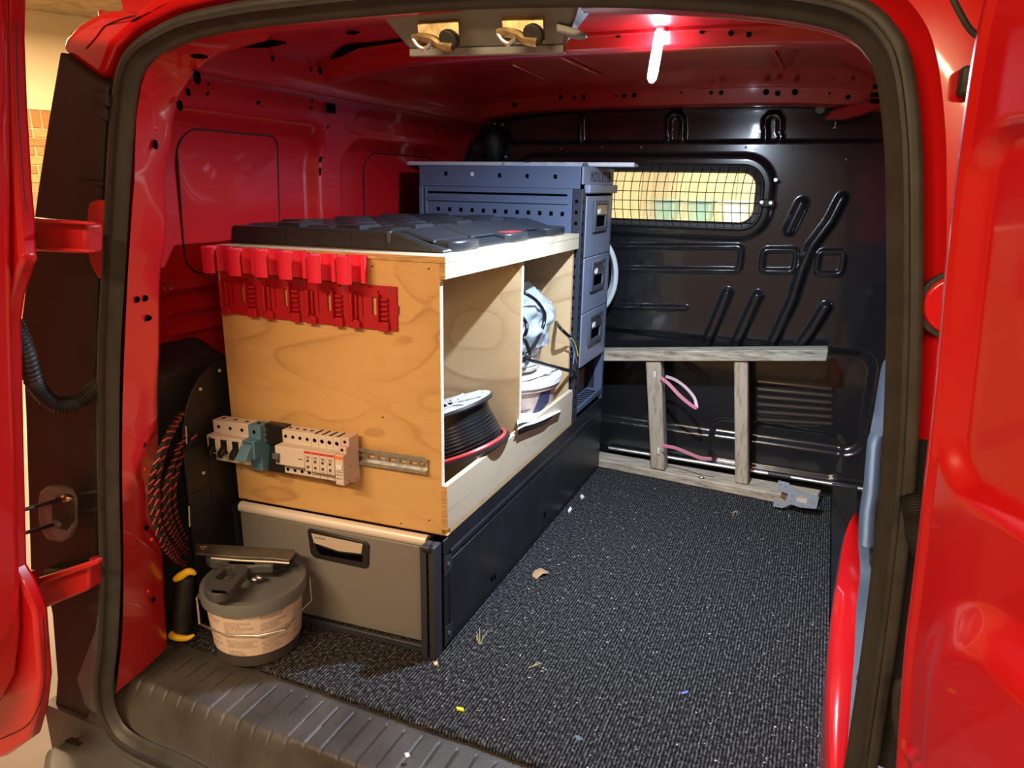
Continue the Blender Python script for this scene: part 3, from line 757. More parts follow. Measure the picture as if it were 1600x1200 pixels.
# ---- right rear door, inner face, seen at a flat angle
d2px = [(1560, -60), (1530, 60), (1508, 200), (1491, 330), (1478, 460), (1465, 600), (1452, 720), (1440, 830), (1428, 930), (1417, 1020), (1404, 1200), (1398, 1290)]
ed = spline([PY(a, b, -.43) for a, b in d2px], 8)
dd = Vector((.42, -.91, 0)).normalized(); dn = Vector((-dd.y, dd.x, 0))*-1      # face normal towards the opening
if dn.x > 0: dn = -dn
D2U = [(-.004, -.030), (-.006, -.012), (-.005, -.003), (0, .003), (.006, .003), (.010, .0)]
def d2h(t, z):
    h = 0
    d = rrect(t, z, .13, .84, .112, .14, .035); h -= .014*smoothstep(.012, -.010, d)
    d = rrect(t, z, .16, .40, .11, .20, .08); h += .018*smoothstep(.03, -.02, d)
    c = math.cos(.35); s_ = math.sin(.35); a = (t-.036)*c-(z-.405)*s_*-1*-1; b_ = (t-.036)*s_+(z-.405)*c
    d = rrect((t-.038)*c+(z-.415)*s_, -(t-.038)*s_+(z-.415)*c, 0, 0, .026, .0075, .007); h += .006*smoothstep(.004, -.003, d)
    return h
rows = []
for p in ed:
    row = [p+dd*t+dn*h for t, h in D2U]
    for k in range(1, 64):
        t = .010+.0035*k if k < 40 else .010+.0035*39+.03*(k-39)
        row.append(p+dd*t+dn*d2h(t, p.z))
    rows.append(row)
# finer in height
fine = []
for i in range(len(rows)-1):
    for k in range(3): fine.append([rows[i][j].lerp(rows[i+1][j], k/3) for j in range(len(rows[0]))])
fine = [[q if j < len(D2U) else (lambda e0, t: e0+dd*t+dn*d2h(t, e0.z))(row[3]-dn*.003, (.010+.0035*(j-len(D2U)+1)) if (j-len(D2U)+1) < 40 else (.010+.0035*39+.03*(j-len(D2U)-38))) for j, q in enumerate(row)] for row in fine]
d2 = struct(MB().loft(fine).build('door_2', 'red_paint', smooth=60), 'red rear door on the right, swung open beside the seal')
# door stop, cover disc and hose in the gap on the right
p = PS(1512, 128, -.004); MB().box(p.x-.008, p.x+.014, p.y-.012, p.y+.01, p.z-.013, p.z+.013).build('striker', 'rubber', body, bevel=.004)
p = PS(1494, 476, .0); disc(mb := MB(), p, (0, -1, 0), .034, .034, .01, seg=28); mb.build('lamp_ring', 'rubber', body)
disc(mb := MB(), p+Vector((0, -.003, 0)), (0, -1, 0), .029, .029, .012, seg=28); mb.build('lamp_cap', 'red_paint', body, bevel=.003)
corrugated('wiring_hose', [PY(a, b, y) for a, b, y in ((1428, 778, -.37), (1436, 810, -.385), (1440, 840, -.40), (1460, 880, -.42), (1490, 900, -.44))], .012, 'black corrugated rubber hose in the gap beside the right door')
tag(MB().prism([PY(a, b, -.375) for a, b in ((1393, 1075), (1398, 1058), (1412, 1052), (1440, 1052), (1440, 1180), (1410, 1172), (1397, 1150), (1392, 1110))], (0, -.012, 0)).build('door_boot', 'rubber', bevel=.005), 'dark rubber boot low in the gap by the right door', 'rubber boot')
MB().tube(spline([PY(a, b, -.40) for a, b in ((1485, -10), (1500, 20), (1515, 45), (1530, 58))], 5), .0025, 6).build('sealant_bead', 'rubber', body)

# ---- right side trim: red step edge and grey plastic quarter trim
rl = [(1334, 806, .50), (1320, 828, .47), (1309, 880, .36), (1299, 950, .20), (1293, 1020, .07), (1291, 1100, -.05), (1293, 1200, -.15), (1296, 1280, -.21)]
rb = [(1338, 806, .50), (1341, 840, .47), (1344, 895, .36), (1339, 950, .20), (1335, 1020, .07), (1329, 1100, -.05), (1322, 1200, -.15), (1318, 1280, -.21)]
A = spline([PY(*q) for q in rl], 4); B = spline([PY(*q)+Vector((.004, .02, 0)) for q in rb], 4)
rows = [[Vector((a.x+.012, a.y+.01, -.05)), Vector((a.x+.003, a.y+.004, a.z-.06)), a+Vector((.001, 0, -.012)), a.lerp(b, .12)+Vector((0, 0, .004)), a.lerp(b, .5)+Vector((0, -.004, .006)), b] for a, b in zip(A, B)]
struct(MB().loft(rows).build('trim_6', 'red_paint', smooth=60), 'red painted step edge low on the right of the load floor')
gl = [(1392, 553, .62), (1380, 566, .61), (1374, 590, .60), (1366, 640, .56), (1357, 690, .50), (1350, 750, .44), (1343, 800, .40)]
gl2 = [(1341, 845, .36), (1344, 895, .30), (1338, 950, .17), (1335, 1020, .05), (1329, 1100, -.06), (1322, 1200, -.16), (1318, 1280, -.22)]
A = spline([PY(*q) for q in gl+gl2], 4)
rows = [[a+Vector((.02, .05, -.01)), a+Vector((.002, .008, -.002)), a, a+Vector((.012, -.012, .004)), a+Vector((.03, -.04, .010)), a+Vector((.055, -.07, .012)), a+Vector((.10, -.08, .012))] for a in A]
gt = struct(MB().loft(rows).build('trim_7', 'grey_plastic', smooth=60), 'blue grey plastic trim rising along the right behind the seal')
A = spline([PY(a, b, y) for a, b, y in ((1364, 676, .46), (1357, 690, .44), (1353, 730, .40), (1350, 770, .36), (1345, 800, .33), (1342, 850, .28))], 4)
MB().loft([[a+Vector((.0, .03, -.004)), a+Vector((.001, .0, 0)), a+Vector((.010, -.012, .002)), a+Vector((.018, -.012, .002)), a+Vector((.026, .0, .0))] for a in A]).build('raised_panel', 'grey_plastic', gt, smooth=60)
A = [PY(a, b, y) for a, b, y in ((1376, 800, .20), (1372, 860, .12), (1362, 940, .02), (1352, 1010, -.06), (1340, 1060, -.11))]
A = spline(A, 14)
for i in range(0, len(A), 2): MB().blob(A[i], (.0022, .003, .003), 1).build('tooth', 'black_plastic', gt)
# bracket in the dark step
g = [PY(a, b, .95) for a, b in ((1300, 756), (1340, 762), (1340, 820), (1322, 822), (1312, 800), (1303, 780))]
MB().prism(g, (0, .012, 0)).build('step_bracket', 'black_plastic', floor, bevel=.003)

# ---- lock cover under the roof edge
CY = -.27
cov = struct(MB().hexa([PY(a, b, CY-.02) for a, b in ((596, 14), (915, 8))][:0] or [PY(640, 80, CY+.03), PY(884, 74, CY+.03), PY(884, 74, CY+.03)+Vector((0, .03, .03)), PY(640, 80, CY+.03)+Vector((0, .03, .03)), PY(576, 4, CY-.03), PY(905, -4, CY-.03), PY(905, -4, CY-.03)+Vector((0, .08, .012)), PY(576, 4, CY-.03)+Vector((0, .08, .012))]).build('trim_8', 'cover_plastic', bevel=.006), 'grey plastic cover for the door latches at the top of the opening')
p0, p1 = PY(642, 81, CY+.028), PY(882, 75, CY+.028)
MB().sweep([p0, p1], [(-.004, -.006), (.004, -.006), (.004, .003), (-.004, .003)], (0, 0, 1)).build('cover_edge', 'cover_plastic', cov, bevel=.001)
MB().prism([PY(a, b, CY-.005) for a, b in ((868, 35), (905, 46), (908, 52), (895, 56), (868, 50))], (0, .03, 0)).build('cover_tab', 'cover_plastic', cov, bevel=.003)
for x0, y0 in ((652, 36), (784, 28)):
    q = [(x0, y0), (x0+64, y0-4), (x0+66, y0+36), (x0+4, y0+40)]
    lt = MB().prism([PY(a, b, CY-.010-.0*b) for a, b in q], (0, .004, 0)).build('latch_plate', 'brass', cov)
    MB().tube(spline([PY(a, b, CY-.018) for a, b in ((x0-6, y0+24), (x0+4, y0+22), (x0+24, y0+26), (x0+36, y0+34), (x0+56, y0+38))], 6), .0055, 8).build('latch_hook', 'brass', lt)
    MB().tube(spline([PY(a, b, CY-.020) for a, b in ((x0-6, y0+25), (x0+2, y0+36), (x0+12, y0+40), (x0+22, y0+32))], 6), .003, 8).build('latch_spring', 'steel', lt)
    c = PY(x0+50, y0+26, CY-.017); disc(mb := MB(), c, (0, -1, -.3), .011, .013, .012); mb.build('latch_pivot', 'rubber', lt, bevel=.002)

# ================================================================== THE GARAGE ROUND THE VAN
GZ0, GZ1 = -.58, 2.24
struct(MB().box(-9, 5, -6, 9, GZ0-.05, GZ0).build('floor_garage', 'garage_floor'), 'pale concrete garage floor')
struct(MB().box(-9, 5, -6, 9, GZ1, GZ1+.05).build('ceiling_garage', 'concrete'), 'rough concrete garage ceiling')
struct(MB().box(4.4, 4.5, -6, 9, GZ0, GZ1).build('wall_garage_right', 'dim_wall'), 'plain garage wall on the right')
struct(MB().box(-9, 5, -6, -5.9, GZ0, GZ1).build('wall_garage_back', 'dim_wall'), 'plain garage wall behind the van')
struct(MB().box(-9, 5, 6.5, 6.6, GZ0, GZ1).build('wall_garage_front', 'cream'), 'cream painted garage wall in front of the van')
# left wall runs at an angle: cream plaster above, bricks below
WD = Vector((.47, .883, 0)).normalized(); WP = Vector((-5.7, 3.1, 0)); WN = Vector((WD.y, -WD.x, 0))
def wpt(s_, n_, z): q = WP+WD*s_+WN*n_; return Vector((q.x, q.y, z))
def wbox(mb, s0, s1, n0, n1, z0, z1): return mb.hexa([wpt(s0, n0, z0), wpt(s1, n0, z0), wpt(s1, n1, z0), wpt(s0, n1, z0), wpt(s0, n0, z1), wpt(s1, n0, z1), wpt(s1, n1, z1), wpt(s0, n1, z1)])
def ray_wall(px, py):
    d = sight(px, py); t = (WP-CAM_LOC).dot(WN)/d.dot(WN); return CAM_LOC+d*t
ZB = ray_wall(70, 172).z
wg = struct(wbox(MB(), -9, 6, -.1, -.012, GZ0, ZB).build('wall_garage_left', 'mortar'), 'brick garage wall with cream plaster above')
wbox(MB(), -9, 6, -.1, .004, ZB, GZ1).build('plaster', 'cream', wg)
S0 = (ray_wall(40, 300)-WP).dot(WD); S1 = (ray_wall(100, 300)-WP).dot(WD)
bm_ = {}
def brick_mesh(key, w_, h_):
    if key in bm_: return bm_[key]
    mb = MB(); mb.box(0, w_, -.03, 0, 0, h_); me = bpy.data.meshes.new('brick'); bmesh.ops.recalc_face_normals(mb.bm, faces=mb.bm.faces); mb.bm.to_mesh(me); mb.bm.free(); me.materials.append(MATS['brick%d' % key[1]]); bm_[key] = me
    return me
ang = math.atan2(WD.y, WD.x)
def put_brick(s_, z, w_, h_):
    o = bpy.data.objects.new('brick', brick_mesh((w_ > .1, random.randrange(4)), w_, h_)); COL.objects.link(o)
    q = wpt(s_, random.uniform(-.002, .003), z); o.matrix_world = Matrix.Translation(q) @ Matrix.Rotation(ang, 4, 'Z') @ Matrix.Diagonal((1, -1, 1, 1)); 
    M = o.matrix_world.copy(); o.parent = wg; o.matrix_basis = M
sa, sb = S0-.55, S1+.75
s_ = sa
while s_ < sb: put_brick(s_, ZB-.145, .062, .140); s_ += .075
zrow = ZB-.145-.075; k = 0
while zrow > ZB-2.0:
    s_ = sa+(.11 if k % 2 else 0)
    while s_ < sb: put_brick(s_, zrow, .21, .064); s_ += .225
    zrow -= .075; k += 1
# boards leaning at the front wall, seen through the bulkhead window
def board(x0, x1, z1, y, m, label):
    mb = MB().hexa([(x0, y-.35, GZ0), (x1, y-.35, GZ0), (x1, y-.32, GZ0), (x0, y-.32, GZ0), (x0, y, z1), (x1, y, z1), (x1, y+.03, z1), (x0, y+.03, z1)])
    return tag(mb.build('wooden_board', m, bevel=.004), label, 'board', 'boards leaning at the front wall')
xx = -2.6; i = 0
WH = ['pale yellow board leaning beyond the window, hidden end left', 'tan board next to the leftmost pale board beyond the window', 'pale board third from the left beyond the mesh window', 'tan board in the left half beyond the mesh window', 'pale board left of centre beyond the mesh window', 'tan board at the centre beyond the mesh window', 'pale board right of centre beyond the mesh window', 'pale board second from the right beyond the mesh window', 'pale yellow board at the right end beyond the mesh window']
for wd, mm in ((.35, 'board_pale'), (.28, 'board_tan'), (.34, 'board_pale'), (.30, 'board_tan'), (.42, 'board_pale'), (.3, 'board_tan'), (.5, 'board_pale'), (.4, 'board_pale'), (.5, 'board_pale')):
    board(xx, xx+wd-.01, 1.75, 5.4, mm, WH[i]); xx += wd; i += 1
for j, (a, b_, m_) in enumerate(((1150, 330, 'white_plastic'), (1095, 330, 'bin_teal'), (1040, 330, 'bin_teal'))):
    p = PY(a, b_, 4.8); p.z = PY(1145, 330, 4.8).z+.002; t = thing('storage_bin', ['white storage bin beyond the window, nearest its right end', 'teal storage bin beyond the window, beside the white bin', 'teal storage bin beyond the window, left of the other bins'][j], 'bin', (p.x, 4.8, p.z-.09), 'bins beyond the window')
    MB().hexa([(p.x-.07, 4.75, p.z-.09), (p.x+.07, 4.75, p.z-.09), (p.x+.07, 4.95, p.z-.09), (p.x-.07, 4.95, p.z-.09), (p.x-.09, 4.72, p.z+.06), (p.x+.09, 4.72, p.z+.06), (p.x+.09, 4.98, p.z+.06), (p.x-.09, 4.98, p.z+.06)]).build('tub', m_, t, bevel=.01)
    MB().box(p.x-.1, p.x+.1, 4.71, 4.99, p.z+.06, p.z+.075).build('rim', m_, t, bevel=.004)
sh = PY(1100, 350, 4.8).z
st = thing('shelf_bench', 'pale wooden bench carrying bins beyond the window', 'bench', (.3, 4.8, GZ0))
MB().box(-2.6, 1.6, 4.65, 5.02, PY(1145, 330, 4.8).z-.12, PY(1145, 330, 4.8).z-.09).build('top', 'board_pale', st)
for x in (-2.5, -.5, 1.5): MB().box(x-.03, x+.03, 4.7, 4.78, GZ0, PY(1145, 330, 4.8).z-.12).build('leg', 'board_tan', st)
for l, sx, sy, pw in GARAGE_LAMPS:
    i = GARAGE_LAMPS.index((l, sx, sy, pw))
    t = thing('ceiling_lamp', ['long white ceiling lamp behind the van opening', 'long white ceiling lamp behind the right door', 'long white ceiling lamp over the left of the van', 'long white ceiling lamp in front of the van'][i], 'lamp', l)
    MB().box(l[0]-sx/2-.04, l[0]+sx/2+.04, l[1]-sy/2-.03, l[1]+sy/2+.03, l[2]-.065, l[2]+.08).build('housing', 'lamp_white', t, bevel=.01)

# ================================================================== LED WORK LIGHT UNDER THE ROOF BEAM
LY = .286
a, b_ = PY(1032, 46, LY), PY(1018, 126, LY)
led = thing('led_light', 'glaring white LED stick light hanging from the middle roof beam', 'lamp', b_)
ax = (b_-a).normalized()
MB().tube([a+ax*.006, b_-ax*.016], .0105, 6).build('light_tube', 'led', led, smooth=0)
MB().tube([b_-ax*.0155, b_-ax*.003, b_+ax*.004], [.011, .010, .004], 6).build('end_cap', 'led_end', led, smooth=0)
area_lamp('led_light_end', b_+ax*.006, b_+Vector((0, 0, -1)), .02, .02, LED_DOWN, (.68, .82, 1.0))
MB().tube([a-ax*.006, a+ax*.0055], .0085, 8).build('hook_mount', 'white_plastic', led)
MB().box(a.x-.006, a.x+.012, LY-.004, LY+.010, a.z-.004, a.z+.010).build('magnet_plate', 'clip_red', led, bevel=.002)

# ================================================================== DRAWER UNIT (low, under everything)
UW, UL, UH, UY = -.50, 1.10, .2535, -.045
DF = -.001      # plane the drawer front is set in
du = thing('drawer_unit', 'low black steel drawer unit with a wide grey drawer front', 'drawer unit', (-.27, .5, 0))
MB().box(-.004, 0, UY+.03, UL, .004, UH-.004).build('side_panel', 'panel_black', du, bevel=.001)
MB().sweep([(.001, UY+.055, .212), (.001, UL-.03, .212)], [(-.002, -.008), (.0025, -.004), (.0025, .004), (-.002, .008)], (0, 0, 1)).build('side_fold', 'panel_black', du)
MB().box(-.002, .002, UY+.05, UL-.02, .018, .196).build('side_plate', 'panel_black', du, bevel=.0015)
MB().box(UW, 0, .004, UL, UH-.004, UH).build('top_sheet', 'panel_black', du)
MB().box(UW, UW+.004, UY+.02, UL, .0006, UH-.004).build('side_panel', 'panel_black', du)
MB().box(UW, 0, UL-.004, UL, .0006, UH-.004).build('back_panel', 'panel_black', du)
MB().box(UW+.02, -.03, UY+.004, UY+.012, .0006, .016).build('plinth', 'cab_dark', du, bevel=.002)
MB().box(UW+.01, -.034, DF-.014, DF+.004, .006, .228).build('drawer_front', 'drawer_grey', du, bevel=.003)
df = [o for o in du.children if o.name.startswith('drawer_front')][0]
MB().sweep([(UW+.012, DF-.010, .2412), (-.037, DF-.010, .2412)], [(.011*math.cos(t), .0125*math.sin(t)) for t in [k*PI/5 for k in range(10)]], (0, 0, 1)).build('aluminium_rail', 'alu', du)
MB().box(-.037, -.031, DF-.022, DF+.006, .222, .250).build('rail_cap', 'black_plastic', du, bevel=.002)
for k, x in enumerate((-.030, -.0145)):
    MB().box(x, x+(.0135 if k == 0 else .0145), UY-.012+k*.004, UY+.02, .0006, .252).build('corner_post', 'cab_dark', du, bevel=.0015)
for i in range(9):
    z = .018+i*.025; MB().box(-.019, -.0135, UY-.0085, UY-.0075, z, z+.016).build('post_slot', 'dark_hole', du)
MB().tube([(-.022, UY-.008, .250), (-.008, UY-.008, .250)], .009, 12).build('corner_cap', 'black_plastic', du)
# recessed pull
h = [PF(a, b, DF-.0145) for a, b in ((482, 827), (486, 825), (573, 846), (578, 851), (577, 884), (572, 887), (493, 870), (487, 863))]
hd = MB().prism(h, (0, -.005, 0)).build('handle', 'black_plastic', df, bevel=.002)
hp = [PF(a, b, DF-.0199) for a, b in ((487, 833), (567, 850), (565, 865), (530, 861), (491, 848))]
MB().prism(hp, (0, -.0016, 0)).build('grip_plate', 'plate_tan', df, bevel=.0008)
hp = [PF(a, b, DF-.0199) for a, b in ((492, 851), (530, 864), (566, 868), (566, 878), (500, 866))]
MB().prism(hp, (0, -.0008, 0)).build('grip_shadow_gap', 'dark_hole', df)
for i in range(5):
    q = [PF(a, b, DF-.0216) for a, b in ((492+i*3.4, 838+i*.7), (494+i*3.4, 838.4+i*.7), (494+i*3.4, 841.5+i*.7), (492+i*3.4, 841+i*.7))]
    MB().prism(q, (0, -.0003, 0)).build('stamped_mark', 'drawer_grey', df)
# brackets low on the side panel
for (y, z) in ((UY+.045, .03), (UY+.045, .19)):
    MB().prism([(.0025, y-.02, z-.02), (.0025, y+.012, z-.012), (.0025, y+.012, z+.02), (.0025, y-.02, z+.028)], (.0012, 0, 0)).build('side_bracket', 'cab_dark', du, bevel=.0005)
    disc(mb := MB(), (.0045, y-.004, z+.004), (1, 0, 0), .004, .004, .003); mb.build('screw_head', 'dark_steel', du)
for q in ((765, 908), (770, 905), (850, 805)):
    p = PX(q[0], q[1], .0025); disc(mb := MB(), p, (1, 0, 0), .003, .007, .003, u=(0, 1, 0)); mb.build('screw_slot', 'dark_hole', du)

# ================================================================== PLYWOOD BOX
BX0, BY1, BZ0, BZ1 = -.503, .782, .2545, .808
PT = .012
bx = thing('plywood_box', 'open plywood storage box standing on the drawer unit', 'storage box', (-.26, .39, BZ0))
BASE = BZ0-.003
MB().box(BX0, -PT, 0, PT, BZ0+.001, BZ1-.0125).build('end_panel', 'ply_face', bx)
MB().box(BX0, 0, 0, BY1, BZ1-PT, BZ1).build('top_panel', 'ply_pale', bx, bevel=.0008)
MB().box(BX0+.001, -.0, -.0012, 0, BZ1-PT+.0005, BZ1-.001).build('top_edge', 'ply_edge', bx)
MB().box(-PT+.0002, 0, .0003, BY1, .767, BZ1-PT-.0004).build('front_strip', 'ply_pale', bx, bevel=.0006)
MB().box(-PT+.0006, -.0004, -.0011, .0004, .7674, BZ1-PT-.001).build('strip_end', 'ply_edge', bx)
LIPZ = PX(691, 766, 0).z
MB().box(-PT+.0002, 0, .0003, BY1, BZ0+.012, LIPZ).build('front_lip', 'ply_pale', bx, bevel=.0006)
MB().box(-PT+.0006, -.0004, -.0011, .0004, BZ0+.0125, LIPZ-.001).build('lip_end', 'ply_edge', bx)
MB().box(BX0, 0, .0125, BY1, BZ0, BZ0+.0115).build('bottom_panel', 'ply_side', bx)
MB().box(BX0, 0, 0, .0122, BZ0-.0005, BZ0+.0005).build('bottom_edge', 'ply_edge', bx)
MB().box(BX0, BX0+.010, .0125, BY1, BZ0+.012, BZ1-.0125).build('back_panel', 'ply_side', bx)
DVY = .398
MB().box(BX0+.010, -PT-.0005, DVY, DVY+PT, BZ0+.012, BZ1-.0125).build('divider', 'ply_side', bx)
MB().box(BX0+.010, -PT-.0005, BY1-PT, BY1-.0003, BZ0+.012, BZ1-.0125).build('end_panel', 'ply_side', bx)
MB().box(-PT-.0004, -PT+.0006, DVY+.0006, DVY+PT-.0006, LIPZ, .767).build('divider_edge', 'ply_edge_pale', bx)
MB().box(-PT-.0004, -PT+.0006, .0006, PT-.0004, LIPZ, .767).build('panel_edge', 'ply_edge_pale', bx)
# little screw holes and stitched staple line
for q in ((582, 416), (670, 420), (598, 652), (627, 818), (671, 813)):
    p = PF(q[0], q[1], -.0002); disc(mb := MB(), p, (0, -1, 0), .0016, .0016, .0006); mb.build('screw_hole', 'dark_hole', bx)
for i in range(26):
    t = i/25; p = PF(361+t*18, 500+t*265, -.0001); MB().box(p.x-.0005, p.x+.0005, -.0004, 0, p.z-.0018, p.z+.0018).build('staple', 'print_brown', bx)

# ================================================================== BLACK CASE LID ON TOP
LZ = BZ1
f0 = PZ(373, 378, LZ); f1 = PZ(697, 396, LZ)
LX0, LX1, LY0, LY1 = f0.x, -.022, .055, .745
LH = .036
lid = thing('case_lid', 'large black plastic case lid with a raised grid, lying on the box', 'case lid', ((LX0+LX1)/2, (LY0+LY1)/2, LZ))
SLX = LX1-.115        # where the flat top ends and the sloping right margin starts
mb = MB()
pr = [(LX0, 0), (LX0+.004, LH-.006), (LX0+.010, LH), (SLX, LH), (SLX+.035, LH-.010), (LX1-.035, .012), (LX1-.012, .006), (LX1-.010, 0)]
mb.prism([(x, LY0, LZ+z) for x, z in pr], (0, LY1-LY0, 0))
mb.build('lid_shell', 'lid_black', lid, bevel=.003)
# raised cleats in a checkered grid
nx, ny = 5, 7; cw = (SLX-LX0-.03)/nx; cl = (LY1-LY0-.04)/ny
for i in range(nx):
    for j in range(ny):
        x0 = LX0+.018+i*cw; y0 = LY0+.02+j*cl; hgt = .008 if (i+j) % 2 else .004; g = .005
        M = [(x0+g, y0+g), (x0+cw-g, y0+g), (x0+cw-g, y0+cl-g), (x0+g, y0+cl-g)]; c2 = .006
        MB().hexa([(x, y, LZ+LH-.001) for x, y in M]+[(x+(c2 if k in (0, 3) else -c2), y+(c2 if k < 2 else -c2), LZ+LH+hgt) for k, (x, y) in enumerate(M)]).build('cleat', 'lid_black', lid, bevel=.0012)
# ribs on the front wall and sloping margin plates
for k in range(5):
    x = LX0+.06+k*.075; MB().box(x, x+.0025, LY0-.0012, LY0+.002, LZ+.003, LZ+LH-.004).build('lid_rib', 'lid_black', lid)
for k in range(4):
    y0 = LY0+.02+k*.165
    MB().hexa([(SLX+.006, y0, LZ+LH-.003), (LX1-.040, y0, LZ+.017), (LX1-.040, y0+.15, LZ+.017), (SLX+.006, y0+.15, LZ+LH-.003), (SLX+.008, y0+.004, LZ+LH+.004), (LX1-.042, y0+.004, LZ+.022), (LX1-.042, y0+.146, LZ+.022), (SLX+.008, y0+.146, LZ+LH+.004)]).build('margin_plate', 'lid_black', lid, bevel=.001)
for k, y0 in enumerate((.085, .355, .620)):
    lt = MB().prism([(LX1-.055, y0, LZ), (LX1-.015, y0, LZ), (LX1, y0+.018, LZ), (LX1, y0+.102, LZ), (LX1-.015, y0+.12, LZ), (LX1-.055, y0+.12, LZ)], (0, 0, .021)).build('latch', 'lid_black', lid, bevel=.004)
    if k == 1: MB().prism([(LX1-.048, y0+.025, LZ+.0212), (LX1-.012, y0+.025, LZ+.0212), (LX1-.012, y0+.095, LZ+.0212), (LX1-.048, y0+.095, LZ+.0212)], (0, 0, .0006)).build('red_badge', 'print_red', lt)
MB().box(SLX-.012, SLX-.004, LY0-.002, LY0+.006, LZ+LH-.02, LZ+LH+.001).build('lid_notch', 'grey_plastic', lid, bevel=.001)

# ================================================================== RED PRINTED CLIPS AND BATTERY MOUNTS
CLBL = ['first bright red open clip from the left on the plywood face', 'second bright red open clip from the left on the plywood face', 'third bright red open clip from the left on the plywood face', 'third bright red open clip from the right on the plywood face', 'second bright red open clip from the right, spaced apart on the plywood', 'rightmost bright red open clip in the row on the plywood face']
cmesh = None
cpx = [(339, 405), (379, 409), (420, 411), (458, 414), (503, 419), (549, 421)]
cps = [PF(a, b, -.028) for a, b in cpx]
def clip_mb(c, hgt):
    mb = MB(); ro, ri = .0265, .0185; a0, a1 = R(6), R(302); n = 26
    outer = [(c.x+ro*math.cos(a0+(a1-a0)*k/n), c.y+ro*math.sin(a0+(a1-a0)*k/n)) for k in range(n+1)]
    inner = [(c.x+ri*math.cos(a0+(a1-a0)*k/n), c.y+ri*math.sin(a0+(a1-a0)*k/n)) for k in range(n+1)]
    poly = outer+inner[::-1]
    z0 = c.z-hgt/2
    for k in range(n):
        mb.prism([Vector((*outer[k], z0)), Vector((*outer[k+1], z0)), Vector((*inner[k+1], z0)), Vector((*inner[k], z0))], (0, 0, hgt))
    bmesh.ops.remove_doubles(mb.bm, verts=mb.bm.verts, dist=1e-5)
    seen = {}
    for f in list(mb.bm.faces):
        key = tuple(sorted(v.index for v in f.verts))
    mb.bm.verts.index_update(); seen = {}
    for f in list(mb.bm.faces):
        key = tuple(sorted(v.index for v in f.verts)); seen.setdefault(key, []).append(f)
    for fs in seen.values():
        if len(fs) > 1:
            for f in fs: mb.bm.faces.remove(f)
    return mb
for i, c in enumerate(cps):
    t = thing('tool_clip', CLBL[i], 'clip', (c.x, 0, c.z-.033), 'red clips along the plywood end')
    clip_mb(c, .050).build('clip_ring', 'clip_red', t, smooth=30)
    MB().box(c.x-.016, c.x+.016, -.006, -.0006, c.z-.025, c.z+.025).build('back_plate', 'clip_red', t, bevel=.001)
bx_px = [(346, 424, 351, 488), (413, 430, 413, 495), (481, 437, 478, 502), (549, 444, 546, 510), (622, 447, 624, 517)]
MLBL = ['leftmost dark red battery mount plate under the clips', 'second dark red battery mount plate from the left', 'third dark red battery mount plate from the left', 'rightmost dark red battery mount plate with a rounded corner']
YB = -.0008
for i in range(4):
    a, b_ = bx_px[i], bx_px[i+1]
    x0 = PF(a[0], a[1], YB).x; x1 = PF(b_[0], b_[1], YB).x-.0015; zt = (PF(a[0], a[1], YB).z+PF(b_[0], b_[1], YB).z)/2; zb_ = (PF(a[2], a[3], YB).z+PF(b_[2], b_[3], YB).z)/2
    w_ = x1-x0; hh = zt-zb_; X = lambda u: x0+w_*u; Z = lambda v: zb_+hh*v
    t = thing('battery_mount', MLBL[i], 'battery mount', ((x0+x1)/2, 0, zb_), 'red battery mounts in a row')
    mb = MB(); y0, y1 = -.0055, YB
    for u0, u1, v0, v1 in ((0, .255, 0, 1), (.275, .47, 0, 1), (.58, 1, 0, 1), (.255, .275, 0, .25), (.255, .275, .80, 1), (.47, .58, 0, .32), (.47, .58, .74, 1)): mb.box(X(u0), X(u1), y0, y1, Z(v0), Z(v1))
    mb.build('plate', 'mount_red', t, bevel=.0 if i < 3 else .0)
    MB().box(X(.06), X(.115), -.020, -.0055, Z(.18), Z(.80)).build('guide_rail', 'mount_red', t, bevel=.0012)
    MB().box(X(.13), X(.17), -.013, -.0055, Z(.22), Z(.78)).build('guide_rail', 'mount_red', t, bevel=.0012)
    MB().prism([(X(.02), -.0055, Z(0)), (X(.24), -.0055, Z(0)), (X(.24), -.0055, Z(.14)), (X(.14), -.0055, Z(.22)), (X(.06), -.0055, Z(.18)), (X(.02), -.0055, Z(.08))], (0, -.010, 0)).build('end_stop', 'mount_red', t, bevel=.001)
    MB().box(X(.66), X(.86), -.014, -.0055, Z(-.02), Z(.20)).build('end_stop', 'mount_red', t, bevel=.001)
    MB().box(X(.64), X(.68), -.018, -.0055, Z(.20), Z(.82)).build('guide_rail', 'mount_red', t, bevel=.0012)
    for k in range(5): MB().box(X(.70), X(.84), -.012, -.0055, Z(.24+k*.11), Z(.29+k*.11)).build('rib', 'mount_red', t)
    disc(mb := MB(), (X(.86), -.0058, Z(.90)), (0, -1, 0), .0032, .0032, .001); mb.build('screw_head', 'dark_steel', t)
    disc(mb := MB(), (X(.62), -.0058, Z(.86)), (0, -1, 0), .0016, .0016, .001); mb.build('pin_hole', 'dark_hole', t)
    if i == 3: MB().prism([(X(1), -.0055, Z(.36)), (X(1.03), -.0055, Z(.40)), (X(1.03), -.0055, Z(.56)), (X(1), -.0055, Z(.60))], (0, .0045, 0)).build('side_tab', 'mount_red', t)

